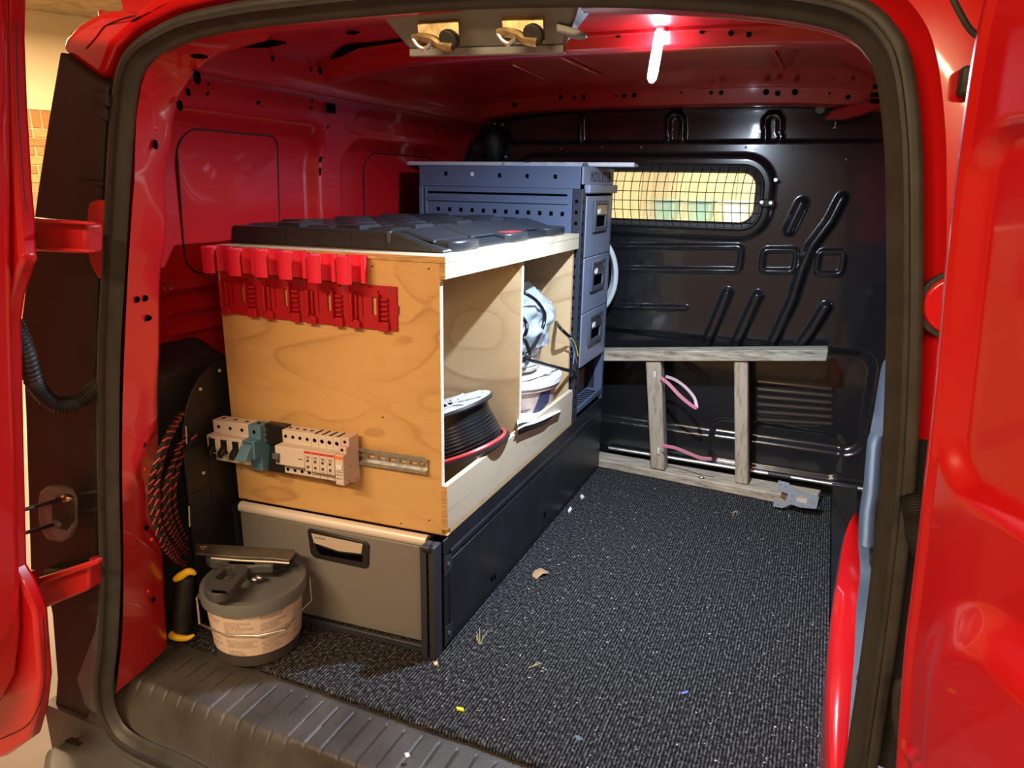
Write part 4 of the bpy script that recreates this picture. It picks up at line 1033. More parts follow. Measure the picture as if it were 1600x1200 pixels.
# ================================================================== DIN RAIL WITH BREAKERS
RZ = lambda px: None
rA, rB = PF(331, 690, -.004), PF(669, 726, -.004)
din = thing('mounting_rail', 'slotted galvanised metal mounting rail screwed to the plywood', 'rail', ((rA.x+rB.x)/2, 0, rB.z-.02))
rz = PF(669, 726, -.004).z; sl = 0.0
RH = .0165
mb = MB(); xs = [rA.x]; slots = []
x = rB.x-.030
while x > rA.x+.02: slots.append(x); x -= .0235
cuts = sorted(slots); prev = rA.x
for c in cuts:
    mb.box(prev, c-.0078, -.0065, -.0050, rz-RH*.62, rz+RH*.62); mb.box(c-.0078, c+.0078, -.0065, -.0050, rz+.0038, rz+RH*.62); mb.box(c-.0078, c+.0078, -.0065, -.0050, rz-RH*.62, rz-.0038); prev = c+.0078
mb.box(prev, rB.x, -.0065, -.0050, rz-RH*.62, rz+RH*.62)
for s_ in (-1, 1):
    z0, z1 = sorted((rz+s_*RH*.62, rz+s_*RH*.70)); mb.box(rA.x, rB.x, -.0135, -.0050, z0, z1)
    z0, z1 = sorted((rz+s_*RH*.66, rz+s_*RH*1.08)); mb.box(rA.x, rB.x, -.0140, -.0125, z0, z1)
mb.box(rA.x, rB.x, -.0050, -.0006, rz-RH*.3, rz-RH*.25)
mb.build('channel', 'galv', din)
disc(mb := MB(), (rB.x-.012, -.008, rz), (0, -1, 0), .0055, .0055, .004); mb.build('screw_head', 'brass', din, bevel=.001)
# profile of a module: (depth towards viewer, height about rail)
def module(mb, x0, x1, s=1.0, nose=.066, mid=.046, top=.047, bot=-.044, nt=.024, nb=-.022):
    pf = [(-.0145, bot*s), (-mid*s, bot*s), (-mid*s, nb*s), (-nose*s, nb*s), (-nose*s, nt*s), (-mid*s, nt*s), (-mid*s, top*s), (-.0145, top*s)]
    mb.prism([(x0, y, rz+z) for y, z in pf], (x1-x0, 0, 0)); return mb
def XN(px, py, d): return PF(px, py, -d).x
# three pole switch with blue neutral
s3 = 1.0
xa, xb = XN(331, 672, .05), XN(386, 684, .05)
t = thing('circuit_breaker', 'beige three pole circuit breaker with black toggles at the rail end', 'circuit breaker', ((xa+xb)/2, -.04, rz-.045))
module(MB(), xa, xb, nose=.066, nt=.020, nb=-.020).build('housing', 'breaker', t, bevel=.0015)
pw = (xb-xa)/3
for k in range(3):
    xc = xa+pw*(k+.5)
    disc(mb := MB(), (xc, -.0463, rz+.033), (0, -1, 0), .0036, .0036, .001); mb.build('terminal', 'dark_hole', t)
    disc(mb := MB(), (xc, -.030, rz+.0473), (0, 0, 1), .004, .003, .001); mb.build('terminal', 'dark_hole', t)
    disc(mb := MB(), (xc, -.0463, rz-.035), (0, -1, 0), .0034, .0034, .001); mb.build('terminal', 'steel', t)
    MB().box(xc-pw*.30, xc+pw*.28, -.0672, -.0655, rz-.017, rz+.014).build('toggle_well', 'toggle_black', t, bevel=.0006)
    MB().hexa([(xc-pw*.26, -.066, rz-.012), (xc+pw*.24, -.066, rz-.012), (xc+pw*.24, -.066, rz+.002), (xc-pw*.26, -.066, rz+.002), (xc-pw*.22, -.082, rz-.020), (xc+pw*.20, -.082, rz-.020), (xc+pw*.20, -.080, rz-.008), (xc-pw*.22, -.080, rz-.008)]).build('toggle', 'toggle_black', t, bevel=.0012)
    MB().box(xc+pw*.33, xc+pw*.44, -.070, -.066, rz-.008, rz+.014).build('toggle_guard', 'breaker', t, bevel=.0006)
    MB().box(xc-pw*.42, xc-pw*.30, -.0685, -.066, rz-.018, rz-.010).build('marker', 'print_brown', t)
MB().box(xa+.004, xa+.013, -.0666, -.066, rz+.0150, rz+.0165).build('printed_mark', 'print_dark', t)
xc0, xc1 = xb+.0005, XN(425, 700, .04)
xc1 = xb+pw*1.02
t = thing('neutral_module', 'blue neutral module beside the three pole breaker', 'circuit breaker', ((xc0+xc1)/2, -.04, rz-.05))
module(MB(), xc0, xc1, nose=.066, bot=-.052, nt=.020, nb=-.020).build('housing', 'breaker_blue', t, bevel=.0015)
MB().hexa([(xc0+.001, -.066, rz-.020), (xc1-.004, -.066, rz-.020), (xc1-.004, -.066, rz+.012), (xc0+.001, -.066, rz+.012), (xc0-.004, -.088, rz-.018), (xc1-.006, -.088, rz-.018), (xc1-.006, -.074, rz+.006), (xc0+.002, -.074, rz+.006)]).build('lever', 'breaker_blue', t, bevel=.0015)
disc(mb := MB(), ((xc0+xc1)/2, -.0463, rz+.033), (0, -1, 0), .0038, .0038, .001); mb.build('terminal', 'dark_hole', t)
disc(mb := MB(), ((xc0+xc1)/2, -.030, rz+.0473), (0, 0, 1), .004, .003, .001); mb.build('terminal', 'dark_hole', t)
for k in range(2): MB().box(xc0+.003, xc1-.004, -.0666, -.066, rz+.0135+k*.0028, rz+.0147+k*.0028).build('printed_mark', 'print_navy', t)
# black clip between
xd0 = xc1+.0015; xd1 = XN(428, 690, .07)-.0005
xd1 = max(xd1, xd0+.012)
t = thing('end_clamp', 'black plastic end clamp between blue module and residual breaker', 'rail clamp', ((xd0+xd1)/2, -.03, rz-.05))
MB().box(xd0, xd1, -.034, -.0145, rz+.006, rz+.050).build('clamp_body', 'toggle_black', t, bevel=.002)
MB().hexa([(xd0, -.034, rz-.055), (xd1, -.034, rz-.055), (xd1, -.0145, rz-.055), (xd0, -.0145, rz-.055), (xd0, -.022, rz+.006), (xd1, -.022, rz+.006), (xd1, -.0145, rz+.006), (xd0, -.0145, rz+.006)]).build('clamp_wedge', 'toggle_black', t, bevel=.0015)
for k in range(3): MB().box(xd0-.0006, xd0+.004, -.036, -.034, rz+.010+k*.012, rz+.018+k*.012).build('clamp_tooth', 'toggle_grey', t)
# residual current breaker, four poles
xe0 = max(XN(433, 668, .05), xd1+.001); xe1 = XN(483, 676, .05)
t = thing('residual_breaker', 'wide beige residual current breaker with four terminals', 'circuit breaker', ((xe0+xe1)/2, -.04, rz-.045))
module(MB(), xe0, xe1, nose=.070, nt=.021, nb=-.019, bot=-.047).build('housing', 'breaker', t, bevel=.0015)
pw = (xe1-xe0)/4
for k in range(4):
    xc = xe0+pw*(k+.5)
    disc(mb := MB(), (xc, -.0463, rz+.034), (0, -1, 0), .0034, .0034, .001); mb.build('terminal', 'dark_hole', t)
    disc(mb := MB(), (xc, -.030, rz+.0473), (0, 0, 1), .0036, .0026, .001); mb.build('terminal', 'dark_hole', t)
    disc(mb := MB(), (xc, -.0463, rz-.038), (0, -1, 0), .0034, .0034, .001); mb.build('terminal', 'dark_hole', t)
MB().box(xe0-.002, xe0+.012, -.078, -.0698, rz-.006, rz+.006).build('toggle', 'toggle_grey', t, bevel=.0015)
MB().box(xe0+.002, xe0+.010, -.0706, -.0700, rz-.016, rz-.008).build('printed_mark', 'print_dark', t)
MB().box(xe0+.0505-.0505+pw*3.2, xe0+pw*3.75, -.0706, -.0700, rz-.001, rz+.0005).build('printed_mark', 'print_dark', t)
# row of four single breakers
xf = xe1+.0006; mw = pw*1.0
ML = ['beige single breaker touching the wide residual breaker', 'second beige single breaker from the residual breaker', 'third beige single breaker from the residual breaker', 'fourth beige single breaker, next to the orange marked one']
for k in range(4):
    x0 = xf+k*mw; x1 = x0+mw-.0006
    t = thing('single_breaker', ML[k], 'circuit breaker', ((x0+x1)/2, -.04, rz-.045), 'single breakers with red stripe')
    module(MB(), x0, x1, nose=.069, nt=.0205, nb=-.024, bot=-.047).build('housing', 'breaker', t, bevel=.0008)
    MB().box(x0+.0005, x1-.0005, -.0697, -.069, rz+.014, rz+.0185).build('red_stripe', 'print_red', t)
    xc = (x0+x1)/2
    for zz, hh in ((.006, .0018), (.0025, .0008), (-.004, .0045), (-.013, .0012), (-.017, .0035), (-.022, .0007)):
        MB().box(xc-.004, xc+.0015+.002*(zz > 0), -.0696, -.069, rz+zz, rz+zz+hh).build('printed_mark', 'print_dark', t)
    disc(mb := MB(), (xc, -.0463, rz+.034), (0, -1, 0), .0038, .0042, .001); mb.build('terminal', 'dark_hole', t)
    MB().box(xc-.002, xc+.002, -.044, -.018, rz+.0466, rz+.0476).build('terminal_slot', 'dark_hole', t)
x0 = xf+4*mw; x1 = x0+mw*1.1
t = thing('marked_breaker', 'beige breaker with an orange mark at the right end of the row', 'circuit breaker', ((x0+x1)/2, -.04, rz-.045))
pf = [(-.0145, -.050), (-.034, -.050), (-.034, -.044), (-.067, -.044), (-.067, .020), (-.056, .020), (-.056, .033), (-.046, .033), (-.046, .049), (-.0145, .049)]
MB().prism([(x0, y, rz+z) for y, z in pf], (x1-x0, 0, 0)).build('housing', 'breaker_side', t, bevel=.0012)
MB().box(x0+.0006, x1-.0006, -.0676, -.067, rz-.040, rz+.019).build('face_plate', 'breaker', t)
MB().box(x0+.001, x1-.001, -.0680, -.0676, rz+.011, rz+.0175).build('orange_mark', 'print_orange', t)
MB().box(x0+.003, x1-.002, -.0705, -.0676, rz-.010, rz+.0).build('toggle', 'white_plastic', t, bevel=.0008)
for zz in (-.016, -.022, -.030): MB().box(x0+.002, x1-.003, -.0680, -.0676, rz+zz, rz+zz+.001).build('printed_mark', 'print_dark', t)
for zz, yy in ((.040, -.0463), (.0265, -.0563)): disc(mb := MB(), ((x0+x1)/2, yy, rz+zz), (0, -1, 0), .003, .003, .001); mb.build('terminal', 'dark_hole', t)
for zz, yy in ((-.01, -.045), (-.038, -.05), (-.044, -.03), (-.044, -.022)): disc(mb := MB(), (x1, yy, rz+zz), (1, 0, 0), .0018, .0018, .001); mb.build('rivet', 'print_brown', t)

for o in [q for q in COL.objects if q.name.split('.')[0] in ('drawer_unit', 'plywood_box', 'case_lid', 'tool_clip', 'battery_mount', 'mounting_rail', 'circuit_breaker', 'neutral_module', 'end_clamp', 'residual_breaker', 'single_breaker', 'marked_breaker')]: skewed(o)

# ================================================================== TALL CABINET WITH DRAWERS FACING RIGHT
KX0, KX1, KY0, KY1 = -.512, 0.0, .800, 1.098
KZ0, KZ1 = .2537, .985
cb = thing('drawer_cabinet', 'tall blue grey steel cabinet with three drawers on its right side', 'cabinet', (-.25, .95, KZ0))
zA = PY(700, 291, KY0).z
MB().box(KX0, KX1-.008, KY0-.003, KY0, zA, KZ1).build('header_strip', 'cab_blue', cb, bevel=.0015)
MB().box(KX0+.002, KX1-.03, KY0, KY0+.004, KZ0+.2, zA).build('side_panel', 'cab_blue', cb)
MB().box(KX0, KX0+.012, KY0-.006, KY0+.02, KZ0, zA).build('corner_post', 'cab_blue', cb, bevel=.001)
MB().box(KX0+.018, KX0+.026, KY0-.004, KY0, KZ0+.2, zA-.004).build('panel_fold', 'cab_blue', cb, bevel=.001)
zs = PY(800, 303, KY0).z
MB().box(KX0+.028, KX1-.045, KY0-.0012, KY0+.001, zs-.003, zs+.003).build('vent_slot', 'dark_hole', cb)
zs2 = PY(800, 309, KY0).z
MB().box(KX0+.028, KX1-.04, KY0-.006, KY0, zs2-.014, zs2-.004).build('panel_fold', 'cab_blue', cb, bevel=.002)
for i in range(12):
    p = PY(685+i*17.6, 326+i*.75, KY0-.001); MB().box(p.x-.0048, p.x+.0048, KY0-.0014, KY0+.001, p.z-.0055, p.z+.0055).build('square_hole', 'dark_hole', cb)
for i, q in enumerate(((697, 271), (738, 272), (781, 274), (824, 275), (868, 276))):
    p = PY(q[0], q[1], KY0-.003); MB().box(p.x-.0045, p.x+.0045, KY0-.0044, KY0-.002, p.z-.0055, p.z+.0055).build('square_hole', 'scrap_white' if i == 1 else 'dark_hole', cb)
# right side: posts, header sign, ledge, drawers
PXW = .030
for y0, y1 in ((KY0-.004, KY0+.030), (KY1-.016, KY1)):
    MB().box(KX1-.028, KX1, y0, y1, KZ0, zA).build('corner_post', 'cab_dark' if y0 < .9 else 'cab_blue', cb, bevel=.001)
for i in range(22):
    z = KZ0+.015+i*.0295; MB().box(KX1-.020, KX1-.012, KY0-.0048, KY0-.0035, z, z+.009).build('post_hole', 'dark_hole', cb)
    MB().box(KX1-.0004, KX1+.0006, KY0+.006, KY0+.012, z, z+.009).build('post_hole', 'dark_hole', cb)
zc = PX(925, 300, 0).z
MB().box(KX1-.006, KX1, KY0+.000, KY1, zc+.020, KZ1).build('sign_panel', 'cab_drawer', cb, bevel=.001)
MB().box(KX1-.005, KX1+.014, KY0+.020, KY1+.004, zc-.004, zc+.020).build('ledge', 'cab_drawer', cb, bevel=.004)
text('sign_text', 'MODUL-SYSTEM', .042, 'print_dark', cb, (KX1+.0004, (KY0+KY1)/2+.016, (zc+.020+KZ1)/2-.004), (0, 1, 0), (0, 0, 1), sx=.66)
MB().box(KX1, KX1+.0005, KY1-.055, KY1-.03, zc+.030, zc+.036).build('sign_mark', 'print_dark', cb)
MB().box(KX0, KX1-.008, KY0, KY1, KZ1-.004, KZ1).build('top_sheet', 'cab_blue', cb)
MB().box(KX0, KX0+.003, KY0+.02, KY1, KZ0, KZ1-.004).build('side_panel', 'cab_blue', cb)
MB().box(KX0, KX1-.03, KY1-.004, KY1, KZ0, KZ1-.004).build('back_panel', 'cab_dark', cb)
dz = [PX(909, 306, 0).z, PX(909, 405, 0).z, PX(905, 494, 0).z, PX(902, 578, 0).z]
for i in range(3):
    z1, z0 = dz[i]-.001, dz[i+1]+.001
    dr = MB().box(KX1-.02, KX1+.002, KY0+.033, KY1-.018, z0, z1).build('drawer', 'cab_drawer', cb, bevel=.002)
    yc = KY0+.162; zt = z1-.014; hw = .068; hh = .088
    fr_ = MB(); out = [(yc-hw, zt), (yc+hw, zt), (yc+hw*.9, zt-hh), (yc-hw, zt-hh)]; inn = [(yc-hw*.74, zt-.010), (yc+hw*.80, zt-.010), (yc+hw*.62, zt-hh+.014), (yc-hw*.74, zt-hh+.014)]
    fr_.ringprism([(KX1+.0022, a, b) for a, b in out], [(KX1+.0022, a, b) for a, b in inn], (.007, 0, 0)).build('handle_frame', 'dark_steel', dr, bevel=.002)
    MB().prism([(KX1+.0022, a, b) for a, b in inn], (.0008, 0, 0)).build('handle_well', 'dark_hole', dr)
    MB().hexa([(KX1+.003, inn[0][0], zt-.044), (KX1+.003, inn[1][0]-.003, zt-.044), (KX1+.003, inn[1][0], zt-.010), (KX1+.003, inn[0][0], zt-.010), (KX1+.010, inn[0][0], zt-.040), (KX1+.010, inn[1][0]-.003, zt-.040), (KX1+.006, inn[1][0], zt-.012), (KX1+.006, inn[0][0], zt-.012)]).build('grip', 'steel', dr, bevel=.002)
    for k in range(3): MB().box(KX1+.0085, KX1+.0105, inn[0][0]+.008+k*.009, inn[0][0]+.014+k*.009, zt-.036, zt-.026+.002*k).build('grip_mark', 'white_plastic', dr)
    MB().box(KX1-.4, KX1-.021, KY0+.04, KY1-.025, z0+.004, z1-.03).build('drawer_body', 'cab_dark', dr)
# open bottom shelf
sz = PX(920, 625, 0).z
MB().box(KX0+.003, KX1-.002, KY0+.005, KY1-.005, sz-.006, sz).build('shelf', 'cab_blue', cb)
MB().box(KX1-.006, KX1, KY0+.03, KY1-.016, sz-.012, sz+.004).build('shelf_edge', 'cab_blue', cb, bevel=.001)
for i in range(10): MB().box(KX1-.045, KX1-.010, KY0+.045+i*.022, KY0+.053+i*.022, sz+.0001, sz+.0012).build('shelf_slot', 'dark_hole', cb)
tag(MB().box(-.26, -.055, KY0+.045, KY1-.03, sz+.0015, sz+.075).build('timber_block', 'wire_brown', bevel=.002), 'brown timber block on the open shelf under the drawers', 'wood block')

# ---- long tubes lying on the cabinet top
tz = KZ1
for k, (pa, pb, r_, lab) in enumerate((((600, 247), (992, 250), .0065, 'pale metal tube lying across the cabinet top, nearer the opening'), ((640, 248), (996, 246), .006, 'pale metal tube lying across the cabinet top, nearer the bulkhead'))):
    y = .90+k*.05
    p0 = PY(pa[0], pa[1], y+.02); p1 = PY(pb[0], pb[1], y)
    p0.z = tz+r_+.001; p1.z = tz+r_+.001
    t = thing('metal_tube', lab, 'tube', (p0+p1)/2-Vector((0, 0, r_)), 'tubes on the cabinet top')
    MB().tube([p0, p1], r_, 12).build('tube_body', 'galv' if k else 'white_plastic', t)
    MB().tube([p1-(p1-p0).normalized()*.012, p1+(p1-p0).normalized()*.004], r_*.8, 12).build('tube_end', 'steel', t)
p = PY(880, 262, .85); 
mb = MB(); rows = []
for i in range(21):
    x = -.25+.24*i/20
    rows.append([(x, .815+.006*noise.noise(Vector((x*40, j, 3))), tz+.0005+j*.004+.003*abs(noise.noise(Vector((x*50, j*3, 1))))) if j else (x, .812, tz+.0003) for j in range(3)]+[(x, .86, tz+.010+.004*noise.noise(Vector((x*40, 9, 1)))), (x, .875, tz+.0003)])
tag(mb.loft(rows).build('plastic_sheet', 'plastic_bag', smooth=60, solid=.0008), 'crumpled clear plastic strip along the cabinet top edge', 'plastic sheet')

# ---- white hose coil behind the cabinet
hc = PY(933, 430, 1.155)
t = thing('hose_coil', 'coil of white hose hanging behind the tall cabinet', 'hose', hc-Vector((0, 0, .16)))
for k in range(3):
    r_ = .098-.009*k; c = hc+Vector((-.025, -.018+.019*k, 0)); 
    MB().tube([c+Vector((r_*.95*math.cos(a), 0, r_*1.35*math.sin(a))) for a in [2*PI*i/48 for i in range(48)]], .0085, 10, closed=True).build('hose_turn', 'white_hose', t)

# ================================================================== OLD WOODEN LADDER LYING ON ITS SIDE
LYD = 1.115
lad = thing('wooden_ladder', 'weathered wooden ladder lying on its side against the bulkhead', 'ladder', (.35, LYD, 0))
def quad_bar(name, a, b_, c, d, y0, y1, m):   # front face corners in order
    f = [PY(*q, y0) for q in (a, b_, c, d)]
    MB().hexa([f[3], f[2], f[2]+Vector((0, y1-y0, 0)), f[3]+Vector((0, y1-y0, 0)), f[0], f[1], f[1]+Vector((0, y1-y0, 0)), f[0]+Vector((0, y1-y0, 0))]).build(name, m, lad, bevel=.004)
tl = [PY(*q, 1.104) for q in ((915, 549), (1294, 547), (1294, 564), (915, 566))]
zt0, zt1 = tl[0].z, tl[1].z
def rail_(x0, z0, x1, z1, h_, y0, y1, name, lean=0):
    MB().hexa([(x0, y0, z0-h_), (x1, y0, z1-h_), (x1, y1+lean, z1-h_), (x0, y1+lean, z0-h_), (x0, y0, z0), (x1, y0, z1), (x1, y1+lean, z1), (x0, y1+lean, z0)]).build(name, 'old_wood', lad, bevel=.003)
rail_(tl[0].x, tl[0].z, tl[1].x, tl[1].z, .034, 1.104, 1.17, 'ladder_rail')
p0 = PZ(940, 733, .0); p1 = PZ(1282, 800, .0)
MB().hexa([(-.06, 1.108, .001), (.688, 1.056, .001), (.705, 1.160, .001), (-.06, 1.180, .001), (-.06, 1.108, .030), (.688, 1.056, .030), (.705, 1.160, .030), (-.06, 1.180, .030)]).build('ladder_rail', 'old_wood', lad, bevel=.003)
for (a, b_, c, d) in (((1008, 568), (1032, 568), (1040, 722), (1017, 724)), ((1146, 568), (1168, 568), (1171, 742), (1149, 746))):
    f = [PY(*q, 1.112 if i < 2 else 1.092) for i, q in enumerate((a, b_, c, d))]
    for v in f[2:]: v.z = .0305
    for v in f[:2]: v.z = zt0+(zt1-zt0)*(v.x-tl[0].x)/(tl[1].x-tl[0].x)-.0345
    w1 = Vector((.0, .055, 0))
    rg = MB().hexa([f[3], f[2], f[2]+w1, f[3]+w1, f[0], f[1], f[1]+w1, f[0]+w1]).build('rung', 'old_wood_upright', lad, bevel=.007, seg=3)
    if a[0] < 1100:
        for q in ((1023, 585), (1029, 705)):
            yy_ = 1.109 if q[1] < 650 else 1.092; p = PY(q[0], q[1], yy_); MB().box(p.x-.0035, p.x+.0035, yy_-.002, yy_+.006, p.z-.010, p.z+.010).build('peg', 'scrap_white', rg, bevel=.001)
# pink strap: two ends tied at the rung
def ribbon(name, pts, w_, m, parent=None):
    pa = spline(pts, 8); return MB().sweep(pa, [(-w_/2, -.0006), (w_/2, -.0006), (w_/2, .0006), (-w_/2, .0006)], (0, 1, .25)).build(name, m, parent)
t = thing('pink_strap', 'loop of pink plastic strap tied to the left ladder rung', 'strap', PY(1060, 640, 1.06))
ribbon('strap_front', [PY(*q) for q in ((1032, 590, 1.10), (1045, 600, 1.09), (1062, 618, 1.08), (1080, 633, 1.075), (1089, 638, 1.075))], .012, 'pink', t)
ribbon('strap_back', [PY(*q) for q in ((1089, 638, 1.075), (1085, 622, 1.095), (1072, 606, 1.105), (1056, 594, 1.11), (1040, 588, 1.11))], .010, 'pink_pale', t)
t = ribbon('pink_strip', [PY(*q) for q in ((1034, 696, 1.07), (1055, 700, 1.066), (1080, 710, 1.06), (1096, 716, 1.056), (1112, 717, 1.055))], .012, 'pink')
tag(t, 'short strip of pink plastic strap above the lower ladder rail', 'strap')
p = PY(1098, 722, 1.08); tag(MB().blob(Vector((p.x, 1.085, .0345)), (.010, .006, .004), 2).build('metal_clip', 'steel'), 'tiny metal clip on the lower ladder rail', 'clip')
# steel tube behind the ladder
p0, p1 = Vector((.006, 1.199, .040)), Vector((.86, 1.197, .040))
t = thing('steel_tube', 'thin steel tube with black sleeve lying behind the ladder', 'tube', (.4, 1.18, .03))
MB().tube([p0, p1], .008, 12).build('tube_body', 'steel', t)
xs_ = PY(1201, 727, 1.178).x; xe_ = PY(1237, 735, 1.178).x
MB().tube([(xs_, 1.199, .040), (xe_, 1.1985, .040)], .0105, 12).build('sleeve', 'black_plastic', t)
# grey metal bracket leaning on the rail end
bp_ = [(1216, 750), (1232, 754), (1240, 763), (1242, 766), (1280, 776), (1276, 795), (1250, 793), (1236, 788), (1222, 794), (1208, 791), (1209, 781), (1227, 783), (1231, 772), (1216, 765)]
def BK(a, b_):
    t_ = (795-b_)/45; return PY(a, b_, 1.010+.042*t_)
t = thing('metal_bracket', 'flat grey steel bracket plate leaning on the ladder rail end', 'bracket', BK(1240, 795))
poly = [BK(a, b_) for a, b_ in bp_]
zmin = min(v.z for v in poly); poly = [v-Vector((0, 0, min(0, zmin))) for v in poly]
MB().prism(poly, (0, -.002, .0004)).build('plate', 'dark_steel', t, bevel=.0005)
MB().prism([BK(a, b_)+Vector((0, -.0022, 0))-Vector((0, 0, min(0, zmin))) for a, b_ in ((1245, 773), (1262, 777), (1260, 786), (1244, 783))], (0, -.0004, 0)).build('window_cut', 'old_wood', t)
for q in ((1220, 757), (1228, 760), (1238, 775), (1236, 782), (1268, 782), (1272, 787), (1216, 788), (1254, 790)):
    p = BK(*q)-Vector((0, 0, min(0, zmin))); disc(mb := MB(), p+Vector((0, -.0024, 0)), (0, -1, 0), .0016, .0016, .0006); mb.build('screw_hole', 'dark_hole', t)

# ================================================================== CABLE REEL IN THE FRONT COMPARTMENT
RR = .134; th = R(20)
nrm = Vector((-math.sin(th), 0, math.cos(th))); xdir = Vector((math.cos(th), 0, math.sin(th)))
tipp = PX(808, 692, .004)
base_c = tipp-(xdir*.90+Vector((0, 1, 0))*.43)*RR
base_c.y = min(base_c.y, .258)
base_c.z = max(base_c.z, BZ0+.013+RR*math.sin(th), LIPZ+.004+(base_c.x+.016)*math.tan(th)*1.0)
MR = frame(base_c, xdir, (0, 1, 0))
RHT = PX(785, 627, .0).z
reel = thing('cable_reel', 'tilted reel of black cable with pale top flange in the plywood box', 'cable reel', base_c)
hgt = .100
MB().lathe([(0, 0), (RR, 0), (RR, .006), (0, .006)], M=MR, seg=48).build('lower_flange', 'flange_black', reel)
MB().lathe([(.03, hgt), (RR-.012, hgt), (RR-.010, hgt+.004), (RR-.012, hgt+.010), (.03, hgt+.010)], M=MR, seg=48).build('upper_flange', 'flange_black', reel)
up = MB().lathe([(.03, hgt+.0101), (RR-.013, hgt+.0101), (RR-.015, hgt+.012), (.03, hgt+.012)], M=MR, seg=48).build('flange_top', 'flange_light', reel)
for k in range(12):
    a = k*PI/6; M2 = MR @ Matrix.Rotation(a, 4, 'Z'); MB().box(.05, RR-.02, -.003, .003, hgt+.012, hgt+.0145, M=M2).build('flange_rib', 'flange_light', up)
MB().lathe([(.05, .006), (.05, hgt)], M=MR, seg=24).build('core', 'flange_black', reel)
for k in range(12):
    r_ = .114-.002*abs(k-2)*.8-(.006 if k > 9 else 0); z = .0115+k*.0076
    MB().tube([MR @ Vector((r_*math.cos(a), r_*math.sin(a), z+.0009*math.sin(a*2+k))) for a in [2*PI*i/56 for i in range(56)]], .0044, 8, closed=True).build('cable_turn', 'cable_black', reel)
MB().lathe([(.108, .008), (.108, hgt-.002)], M=MR, seg=40).build('cable_mass', 'cable_black', reel)
MB().tube([MR @ Vector((.124*math.cos(a), .124*math.sin(a), .0102)) for a in [-2.2+3.0*i/40 for i in range(41)]], .0044, 8).build('red_cable', 'cable_red', reel)
# loose wire ends above the reel
t = thing('wire_ends', 'frayed loose wire ends sticking up behind the reel', 'wire', PX(690, 640, -.10))
for k, q in enumerate((((690, 626), (700, 633), (712, 637), (722, 640)), ((708, 640), (716, 634), (722, 626)), ((690, 636), (704, 640), (716, 642)))):
    MB().tube(spline([PX(a, b, -.10-.01*k) for a, b in q], 5), .0016, 6).build('wire', ('scrap_white', 'wire_brown', 'steel')[k], t)

# ================================================================== PAINT BUCKET WITH ROLL, BAG AND CABLES IN THE REAR COMPARTMENT
bc = Vector((-.133, .620, BZ0+.0122))
pb = thing('paint_bucket', 'dusty beige paint bucket with white lid in the rear compartment', 'bucket', bc)
bh = PY(830, 604, .49).z-bc.z
MB().lathe([(0, 0), (.105, 0), (.109, .006), (.133, bh-.03), (.139, bh-.03), (.140, bh-.02)], c=bc, seg=48).build('body', 'bucket_tan', pb)
MB().lathe([(.141, bh-.022), (.1445, bh-.018), (.1445, bh-.004), (.140, bh), (.118, bh-.003), (.112, bh-.012), (.108, bh-.012), (.098, bh-.006), (.092, bh-.010), (.07, bh-.008), (0, bh-.009)], c=bc, seg=48).build('lid', 'bucket_white', pb)
def bucket_pt(ang, z, off=.0008):
    r_ = .109+(.133-.109)*(z-.006)/(bh-.036)+off; return bc+Vector((r_*math.cos(ang), r_*math.sin(ang), z))
# dark blue emblem and line of lettering
emz = lambda a: (.058+.05*max(0, (-.62-a))*0+.03*smoothstep(-.62, -.30, a)*0, 0)
cols_ = []
for k in range(13):
    a = -.66+.50*k/12; lo_ = .070+.035*k/12; hi_ = lo_+.010+.062*smoothstep(0, 6, k)
    cols_.append([bucket_pt(a, lo_, .0012), bucket_pt(a, (lo_+hi_)/2, .0012), bucket_pt(a, hi_, .0012)])
MB().loft(cols_).build('emblem', 'print_navy', pb)
for i, ch in enumerate('O alldust-cats'):
    if ch == ' ': continue
    a = -1.16+i*.036; p = bucket_pt(a, .092+i*.0006, .0012); text('letter', ch, .0105, 'print_dark', pb, p, (-math.sin(a), math.cos(a), 0), (0, 0, 1), ext=.0002)
for i in range(9):
    a = -1.05+i*.04; p = bucket_pt(a, .080, .0012); MB().box(-.0025, .0025, -.0006, .0006, -.0002, .0002, M=frame(p, (-math.sin(a), math.cos(a), 0), (0, 0, 1))).build('small_print', 'print_brown', pb)
# roll of white cable on the lid
rc = Vector((-.140, .645, bc.z+bh+.001))
cr = thing('cable_roll', 'roll of white cable standing on the paint bucket lid', 'cable roll', rc)
for k in range(5):
    MB().tube([rc+Vector((.072*math.cos(a), .072*math.sin(a), .0075+k*.014)) for a in [2*PI*i/40 for i in range(40)]], .0072, 8, closed=True).build('cable_turn', 'white_hose' if k % 2 else 'bucket_tan', cr)
# clear plastic bag over it
mb = MB().blob(Vector((-.125, .640, rc.z+.128)), (.105, .125, .105), 5, .22, 2.2)
for v in mb.bm.verts: v.co.z = max(v.co.z, rc.z+.074); v.co.x = min(v.co.x, -.030+.02*noise.noise(v.co*30)); v.co.y = min(v.co.y, .755); v.co.y = max(v.co.y, .425)
for v in mb.bm.verts: v.co += Vector((noise.noise(v.co*38), noise.noise(v.co*38+Vector((5, 0, 0))), noise.noise(v.co*38+Vector((0, 9, 0)))))*.007
tag(mb.build('plastic_bag', 'plastic_bag', smooth=180), 'crumpled clear plastic bag over the white cable roll', 'plastic bag')
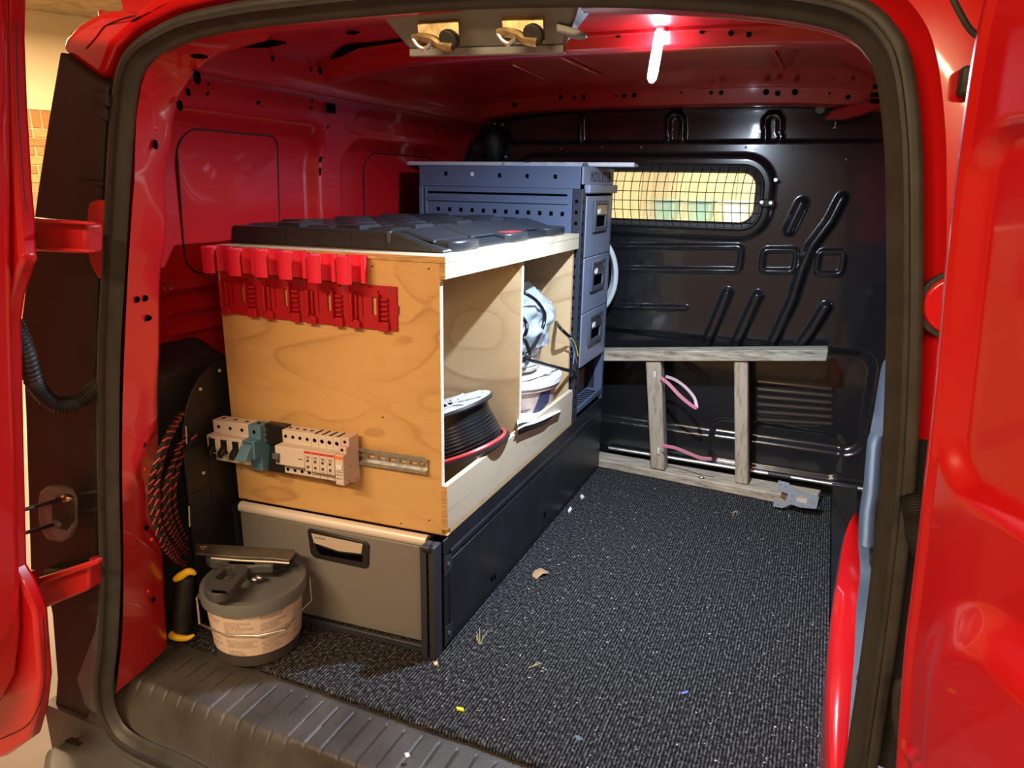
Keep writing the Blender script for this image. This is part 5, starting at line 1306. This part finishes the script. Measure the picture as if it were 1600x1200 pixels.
# black cable loops
kb = thing('cable_bundle', 'loops of black cable spilling from the rear compartment', 'cable', PX(850, 585, -.03))
def cab(pts, r_, m='cable_black', nm_='cable'): return MB().tube(spline(pts, 8), r_, 10).build(nm_, m, kb)
cab([PX(a, b, x) for a, b, x in ((806, 452, -.10), (820, 458, -.05), (838, 470, -.035), (850, 488, -.03), (850, 505, -.03), (840, 530, -.03), (828, 547, -.03), (820, 560, -.035), (806, 568, -.06))], .0046)
cab([PX(a, b, x) for a, b, x in ((806, 487, -.10), (815, 495, -.05), (822, 505, -.04), (823, 515, -.035), (820, 524, -.04))], .0046)
cab([PX(a, b, x) for a, b, x in ((806, 518, -.09), (816, 525, -.045), (824, 540, -.03), (827, 555, -.028), (822, 563, -.03), (815, 562, -.04), (812, 555, -.05), (818, 552, -.04))], .0046)
cab([PX(a, b, x) for a, b, x in ((820, 561, -.03), (840, 566, -.022), (865, 573, -.016), (885, 578, -.004), (901, 582, .006))], .0050)
cab([PX(a, b, x) for a, b, x in ((868, 502, -.06), (876, 513, -.02), (884, 521, -.008), (890, 526, -.002))], .0046)
cab([PX(a, b, x) for a, b, x in ((886, 523, -.005), (895, 531, .003), (900, 542, .006), (903, 556, .008))], .0014, 'wire_yellow', 'core_wire')
cab([PX(a, b, x) for a, b, x in ((887, 524, -.005), (893, 536, .003), (897, 550, .005), (896, 568, .006))], .0014, 'wire_blue', 'core_wire')
cab([PX(a, b, x) for a, b, x in ((887, 525, -.005), (894, 540, .002), (899, 555, .004), (901, 567, .006))], .0014, 'wire_brown', 'core_wire')
# white plastic strip bent over the lip
rows = []
tp_ = [(807, 654), (818, 648), (832, 647), (848, 640), (862, 638), (872, 637), (877, 641)]
bt_ = [(809, 672), (818, 667), (835, 662), (850, 656), (864, 649), (872, 645), (876, 643)]
for (a, b_), (c, d) in zip(tp_, bt_):
    p, q = PX(a, b_, -.030), PX(c, d, .012); rows.append([p+Vector((-.015, 0, .001)), p, p.lerp(q, .35)+Vector((0, 0, .004)), p.lerp(q, .7)+Vector((0, 0, .001)), q])
t = thing('plastic_strip', 'white plastic strip with black underside bent over the box lip', 'plastic strip', rows[3][2])
rws = [[v for v in spline(col_, 5)] for col_ in zip(*rows)]
MB().loft(rws).build('white_face', 'white_plastic', t, smooth=60, solid=.0025)
rows = []
for (a, b_), (c, d) in zip([(807, 664), (818, 660), (835, 660), (852, 655), (862, 650)], [(811, 679), (822, 674), (838, 668), (853, 661), (862, 651)]):
    p, q = PX(a, b_, .004), PX(c, d, .008); rows.append([p, p.lerp(q, .5)+Vector((.002, 0, 0)), q])
MB().loft([list(spline(c, 4)) for c in zip(*rows)]).build('black_underside', 'flange_black', t, smooth=60, solid=.003)

# ================================================================== GREY LIDDED BUCKET WITH SAW, REAR LEFT
kc = Vector((-.364, -.141, .0))
KH = .190; r0, r1 = .083, .097
kt = .152
KH = kt
bk = thing('filler_bucket', 'small bucket with printed label and grey lid by the drawer front', 'bucket', kc)
rad = lambda z: r0+(r1-r0)*z/KH
MB().lathe([(0, .001), (r0-.004, .001), (r0, .004), (r1, KH-.004), (r1-.003, KH-.003)], c=kc, seg=56).build('body', 'bucket_dark', bk)
lb = MB(); uvl = lb.bm.loops.layers.uv.new('UVMap'); z0, z1 = .030, KH-.030; nA = 64
cols = []
for k in range(nA+1):
    a = -PI+2*PI*k/nA; cols.append([(lb.bm.verts.new(kc+Vector(((rad(z)+.0008)*math.cos(a), (rad(z)+.0008)*math.sin(a), z))), (k/nA, (z-z0)/(z1-z0))) for z in (z0, z1)])
for k in range(nA):
    f = lb.bm.faces.new([cols[k][0][0], cols[k+1][0][0], cols[k+1][1][0], cols[k][1][0]])
    for lp, uv in zip(f.loops, (cols[k][0][1], cols[k+1][0][1], cols[k+1][1][1], cols[k][1][1])): lp[uvl].uv = uv
lb.build('printed_label', 'label_print', bk)
MB().lathe([(r1+.001, KH-.028), (r1+.006, KH-.026), (r1+.007, KH-.006), (r1+.005, KH), (r1-.006, KH+.001), (r1-.009, KH-.006), (r1-.02, KH-.007), (0, KH-.006)], c=kc, seg=56).build('lid', 'lid_grey', bk)
vd = (CAM_LOC-kc); vd.z = 0; vd.normalize(); sd = Vector((-vd.y, vd.x, 0))
ha = kc+sd*-(r1+.012)+Vector((0, 0, KH-.02)); hb = kc+sd*(r1+.012)+Vector((0, 0, KH-.02))
ea, eb = (ha, hb) if (ha-CAM_LOC).dot(CR) < (hb-CAM_LOC).dot(CR) else (hb, ha)
dn_ = Vector((0, 0, -1))
MB().tube([ea, ea+dn_*.055+vd*.01, (ea+dn_*.055).lerp(kc+vd*(r1+.004)+Vector((0, 0, .085)), .45)+vd*.03, kc+vd*(r1+.004)+Vector((0, 0, .082)), kc+vd*(r1+.004)+Vector((0, 0, .084))+(eb-ea)*.22, (eb+dn_*.055).lerp(kc+vd*(r1+.004)+Vector((0, 0, .085)), .35)+vd*.02, eb+dn_*.05+vd*.01, eb+dn_*.005, eb], .0022, 8).build('wire_handle', 'steel', bk)
for e_ in (ea, eb): MB().blob(e_.lerp(kc+Vector((0, 0, e_.z-kc.z)), .06), (.007, .007, .008), 2).build('handle_lug', 'bucket_dark', bk)
# saw resting on the lid
SZ = KH+.003
sw = thing('hand_saw', 'hand saw with dark grey handle lying on the bucket lid', 'saw', kc+Vector((0, 0, SZ)))
def SP(a, b_, z=SZ): return PZ(a, b_, z)
def sflat(pts, z): return [SP(a, b_, z) for a, b_ in pts]
ho = [(326, 877), (338, 872), (352, 873), (425, 876), (430, 886), (428, 897), (405, 897), (390, 902), (378, 915), (366, 932), (352, 941), (338, 944), (326, 940), (319, 930), (322, 920), (332, 910), (342, 900), (352, 893), (346, 890), (330, 890), (322, 886)]
hi = [(346, 909), (350, 902), (358, 898), (368, 898), (374, 902), (372, 910), (364, 918), (352, 920), (341, 918), (338, 914)]
zh = SZ+.012
# outer ring with hole built as a strip: resample both loops
def resample(pts, n):
    L_ = [0]; m = len(pts)
    for i in range(m): L_.append(L_[-1]+(Vector(pts[(i+1) % m])-Vector(pts[i])).length)
    out = []
    for k in range(n):
        t_ = L_[-1]*k/n; i = max(j for j in range(m) if L_[j] <= t_); f_ = (t_-L_[i])/(L_[i+1]-L_[i]+1e-9); out.append(Vector(pts[i]).lerp(Vector(pts[(i+1) % m]), f_))
    return out
grip_o = [(352, 893), (385, 894), (390, 902), (378, 915), (366, 932), (352, 941), (338, 944), (326, 940), (319, 930), (322, 920), (332, 910), (342, 900)]
grip_i = [(354, 901), (366, 898), (374, 902), (373, 907), (368, 914), (362, 918), (352, 920), (341, 918), (338, 914), (342, 911), (346, 908), (350, 904)]
GO = resample([(a, b_, 0) for a, b_ in grip_o], 36); GI = resample([(a, b_, 0) for a, b_ in grip_i], 36)
MB().ringprism([SP(v.x, v.y, zh) for v in GO], [SP(v.x, v.y, zh) for v in GI], (0, 0, .020)).build('grip_loop', 'saw_grey', sw, bevel=.005, seg=3)
MB().prism(sflat([(326, 877), (338, 872), (352, 873), (425, 876), (430, 886), (428, 897), (405, 897), (388, 899), (352, 897), (346, 890), (330, 890), (322, 884)], zh), (0, 0, .021)).build('handle', 'saw_grey', sw, bevel=.005, seg=3)
MB().prism(sflat([(358, 877), (398, 879), (398, 882), (358, 881)], zh+.0212), (0, 0, .0006)).build('handle_slot', 'dark_hole', sw)
MB().prism(sflat([(330, 922), (354, 924), (352, 928), (332, 926)], zh+.0202), (0, 0, .0006)).build('handle_slot', 'dark_hole', sw)
MB().prism(sflat([(418, 877), (460, 866), (462, 872), (446, 893), (428, 899), (424, 890)], SZ+.0004), (0, 0, .011)).build('ferrule', 'toggle_black', sw, bevel=.003)
for q in ((396, 905), (404, 902)): MB().blob(SP(q[0], q[1], SZ+.008), (.010, .006, .005), 2).build('clamp_screw', 'steel', sw)
shp = [(305, 852), (460, 862), (462, 868), (452, 879), (428, 876), (360, 873), (306, 868)]
sh_ = [SP(a, b_, SZ+.032) for a, b_ in shp]
saw_sh = MB().prism(sh_, (0, 0, .006)).build('blade_sheath', 'sheath', sw, bevel=.002)
MB().tube([SP(a, b_, SZ+.034) for a, b_ in ((330, 872), (380, 876), (428, 878), (452, 880))], .0018, 6).build('blade_edge', 'alu', sw)
MB().tube([SP(a, b_, SZ+.0385) for a, b_ in ((312, 854), (318, 859), (323, 854), (312, 854))], .0009, 5).build('sheath_mark', 'plate_tan', sw)

# ================================================================== LEFT CORNER: BLACK BOARD, ROPE, TOOL
BDX = -.528
def bd(y, z): return (BDX, y, z)
y0 = PX(293, 760, BDX).y; zt_ = PX(345, 560, BDX).z
bo_ = [(y0, .002), (y0, zt_-.17)]+[(y0+.12-.12*math.cos(PI/2*k/6), zt_-.17+.165*math.sin(PI/2*k/6)) for k in range(1, 7)]+[(y0+.62, zt_), (y0+.62, .002)]
bdd = thing('black_panel', 'black plastic panel with rivets standing by the left side wall', 'panel', (BDX, y0+.3, 0))
bdo = MB().prism([bd(y, z) for y, z in bo_], (-.008, 0, 0)).build('sheet', 'black_plastic', bdd, bevel=.002)
for q in ((343, 579), (313, 608), (318, 739)):
    p = PX(q[0], q[1], BDX+.001); disc(mb := MB(), p, (1, 0, 0), .0035, .0035, .002); mb.build('rivet', 'alu', bdd)
for z in (.10, .20, .30, .40): MB().box(BDX, BDX+.0012, y0+.01, y0+.6, z-.001, z+.001).build('panel_line', 'black_plastic', bdd)
for k in range(4): MB().box(BDX, BDX+.0012, y0+.06+k*.06, y0+.062+k*.06, .01, .42).build('panel_line', 'black_plastic', bdd)
for (a, b_), (c, d) in (((292, 665), (294, 698)), ((297, 790), (298, 822))): MB().tube([PX(a, b_, BDX+.004)+Vector((0, -.003, 0)), PX(c, d, BDX+.004)+Vector((0, -.003, 0))], .0016, 6).build('edge_clip', 'scrap_white', bdd)
# black wheel arch cover
def fW(u, v):
    y = -.235+.75*u; z = -.01+.66*v
    top = .60-.30*smoothstep(.02, .30, y)-.02*smoothstep(-.1, -.23, y)
    x = -.672+.10*smoothstep(top+.012, top-.05, z)
    return (x, y, z)
struct(MB().grid(60, 60, fW).build('trim_9', 'tail_plastic', smooth=60), 'black plastic wheel arch cover at the lower left')
# rope coil
RCX = BDX-.016
rp = thing('rope_coil', 'coil of black rope with red flecks hung behind the black panel', 'rope', PX(285, 880, RCX))
def rope_turn(pts, r_):
    pa = spline(pts, 10); MB().tube(pa, r_, 8).build('rope_turn', 'rope_black', rp)
    # raised red strands winding round
    n = len(pa); L_ = 0
    acc = [0]
    for i in range(1, n): acc.append(acc[-1]+(pa[i]-pa[i-1]).length)
    mb = MB(); tot = acc[-1]; s_ = .004
    while s_ < tot-.016:
        for ph in (0, PI):
            q = []
            for k in range(4):
                ss = s_+.0135*k/3; i = max(j for j in range(n-1) if acc[j] <= ss); f_ = (ss-acc[i])/(acc[i+1]-acc[i]+1e-9); p = pa[i].lerp(pa[i+1], f_); t_ = (pa[i+1]-pa[i]).normalized()
                a = Vector((1, -1, 0)).normalized(); a = (a-t_*a.dot(t_)).normalized(); b2 = t_.cross(a); an = ph-.9+1.8*k/3
                q.append(p+(a*math.cos(an)+b2*math.sin(an))*r_*.93)
            mb.tube(q, .0016, 5)
        s_ += .021
    mb.build('red_fleck', 'rope_red', rp)
turns = [[(284, 645), (262, 680), (243, 725), (236, 765), (240, 810), (252, 845), (272, 872), (292, 884)],
         [(279, 655), (262, 690), (250, 730), (244, 770), (248, 812), (262, 848), (282, 872)],
         [(290, 678), (275, 712), (262, 745), (256, 780), (260, 815), (274, 845), (292, 866)],
         [(282, 690), (272, 715), (266, 750), (263, 785), (268, 815), (280, 842), (294, 858)],
         [(288, 700), (278, 730), (272, 765), (274, 800), (284, 828), (296, 848)]]
def rope_y(px): t_ = max(0, min(1, (px-246)/46)); return -.285+.006*k+(y0+.012+.285)*t_**1.3
for k, t_ in enumerate(turns): rope_turn([PY(a, b_, rope_y(a)) for a, b_ in t_], .0050)
rope_turn([PX(a, b_, BDX+.008) for a, b_ in ((306, 676), (302, 684), (297, 692), (290, 702))], .0042)
# black handled tool with yellow ends
tw = thing('yellow_grip_tool', 'black tool handle with yellow ends standing behind the bucket', 'tool', PZ(285, 1000, .0))
ty = -.20
MB().tube([PY(292, 898, ty), PY(288, 930, ty), PY(284, 965, ty), PY(284, 990, ty)], [.016, .020, .021, .019], 16).build('sleeve', 'black_plastic', tw)
MB().tube(spline([PY(306, 897, ty), PY(295, 893, ty-.008), PY(281, 901, ty-.016), PY(272, 906, ty-.018)], 6), [.003, .004, .005, .006, .0065, .007, .0075, .008, .008, .008, .0085, .0085, .0085, .008, .0075, .007, .006, .005, .003], 10).build('yellow_end', 'yellow', tw)
MB().tube(spline([PY(304, 992, ty), PY(292, 997, ty-.010), PY(278, 996, ty-.018), PY(268, 991, ty-.018)], 6), [.002, .003, .004, .0045, .005, .0055, .006, .0062, .0065, .007, .0072, .0075, .0078, .008, .0085, .009, .0095, .0095, .009], 10).build('yellow_end', 'yellow', tw)

# ================================================================== LITTER ON THE CARPET
def flat_bit(name, pts, m, label, cat, th_=.0012, up_=.0):
    return tag(MB().prism([PZ(a, b_, .0008)+Vector((0, 0, up_*(i % 2))) for i, (a, b_) in enumerate(pts)], (0, 0, th_)).build(name, m), label, cat)
mb = MB(); lp = [(831, 899), (836, 893), (845, 892), (855, 893), (858, 898), (848, 901), (838, 905)]
pts = [PZ(a, b_, .001) for a, b_ in lp]; c = sum(pts, Vector())/len(pts)+Vector((0, 0, .010))
cv = mb.bm.verts.new(c); vs = [mb.bm.verts.new(p+Vector((0, 0, .004*(i % 3)))) for i, p in enumerate(pts)]
for i in range(len(vs)): mb.bm.faces.new([cv, vs[i], vs[(i+1) % len(vs)]])
tag(mb.build('dry_leaf', 'leaf', smooth=0, solid=.0006), 'curled dry brown leaf on the carpet', 'leaf')
flat_bit('yellow_scrap', [(713, 1106), (724, 1108), (725, 1112), (714, 1110)], 'scrap_yellow', 'bright yellow green cable scrap near the sill', 'scrap', .003)
flat_bit('blue_scrap', [(1064, 1083), (1074, 1080), (1076, 1083), (1066, 1086)], 'scrap_blue', 'tiny blue scrap on the middle of the carpet', 'scrap', .002)
flat_bit('grey_scrap', [(897, 1149), (905, 1150), (912, 1156), (902, 1158)], 'dark_steel', 'small blue grey foil scrap near the front of the carpet', 'scrap', .001)
flat_bit('wood_chip', [(677, 1036), (683, 1035), (685, 1040), (679, 1041)], 'straw', 'yellowish wood chip at the foot of the corner post', 'chip', .003)
flat_bit('white_crumb', [(632, 1178), (638, 1177), (641, 1182), (635, 1185)], 'scrap_white', 'white crumb on the ribbed sill', 'crumb', .002)
flat_bit('white_crumb', [(906, 776), (910, 774), (913, 778), (908, 781)], 'scrap_white', 'white crumb beside the far end of the drawer unit', 'crumb', .004)
flat_bit('white_crumb', [(887, 799), (891, 793), (894, 797), (889, 803)], 'scrap_white', 'yellowish white crumb by the drawer unit side', 'crumb', .004)
t = thing('straw_tuft', 'small tuft of dry straw near the drawer unit corner', 'straw', PZ(750, 1005, 0))
for q in (((748, 1006), (744, 990)), ((750, 1007), (749, 984)), ((752, 1006), (758, 996)), ((753, 1000), (770, 988)), ((746, 1003), (742, 997))):
    a, b_ = PZ(*q[0], .001), PZ(*q[1], .001); MB().tube([a, a.lerp(b_, .5)+Vector((0, 0, .012)), b_+Vector((0, 0, .004))], .0006, 4).build('stalk', 'straw', t)
t = thing('straw_sprig', 'thin pale straw sprig lying alone on the carpet', 'straw', PZ(836, 1042, 0))
for q in (((826, 1044), (846, 1037)), ((832, 1042), (844, 1040)), ((834, 1041), (842, 1035))):
    a, b_ = PZ(*q[0], .001), PZ(*q[1], .001); MB().tube([a, a.lerp(b_, .5)+Vector((0, 0, .003)), b_+Vector((0, 0, .001))], .0006, 4).build('stalk', 'straw', t)
t = thing('straw_sprig', 'brownish straw sprig near the ladder on the carpet', 'straw', PZ(1148, 802, 0))
for q in (((1144, 806), (1152, 798)), ((1146, 800), (1153, 805)), ((1142, 802), (1156, 801))):
    a, b_ = PZ(*q[0], .001), PZ(*q[1], .001); MB().tube([a, a.lerp(b_, .5)+Vector((0, 0, .006)), b_+Vector((0, 0, .001))], .0007, 4).build('stalk', 'straw', t)
mb = MB()
for i in range(420):
    x = random.uniform(.03, .72); y = random.uniform(-.18, 1.04); l = random.uniform(.0008, .0022); a = random.uniform(0, PI)
    dx, dy = l*math.cos(a), l*math.sin(a); ex, ey = -dy*.35, dx*.35
    mb.bm.faces.new([mb.bm.verts.new(q) for q in ((x-dx-ex, y-dy-ey, .001), (x+dx-ex, y+dy-ey, .0012), (x+dx+ex, y+dy+ey, .0016), (x-dx+ex, y-dy+ey, .0012))])
o = tag(mb.build('lint', 'scrap_white', smooth=0), 'scattered pale lint and crumbs over the carpet', 'lint'); o['kind'] = 'stuff'
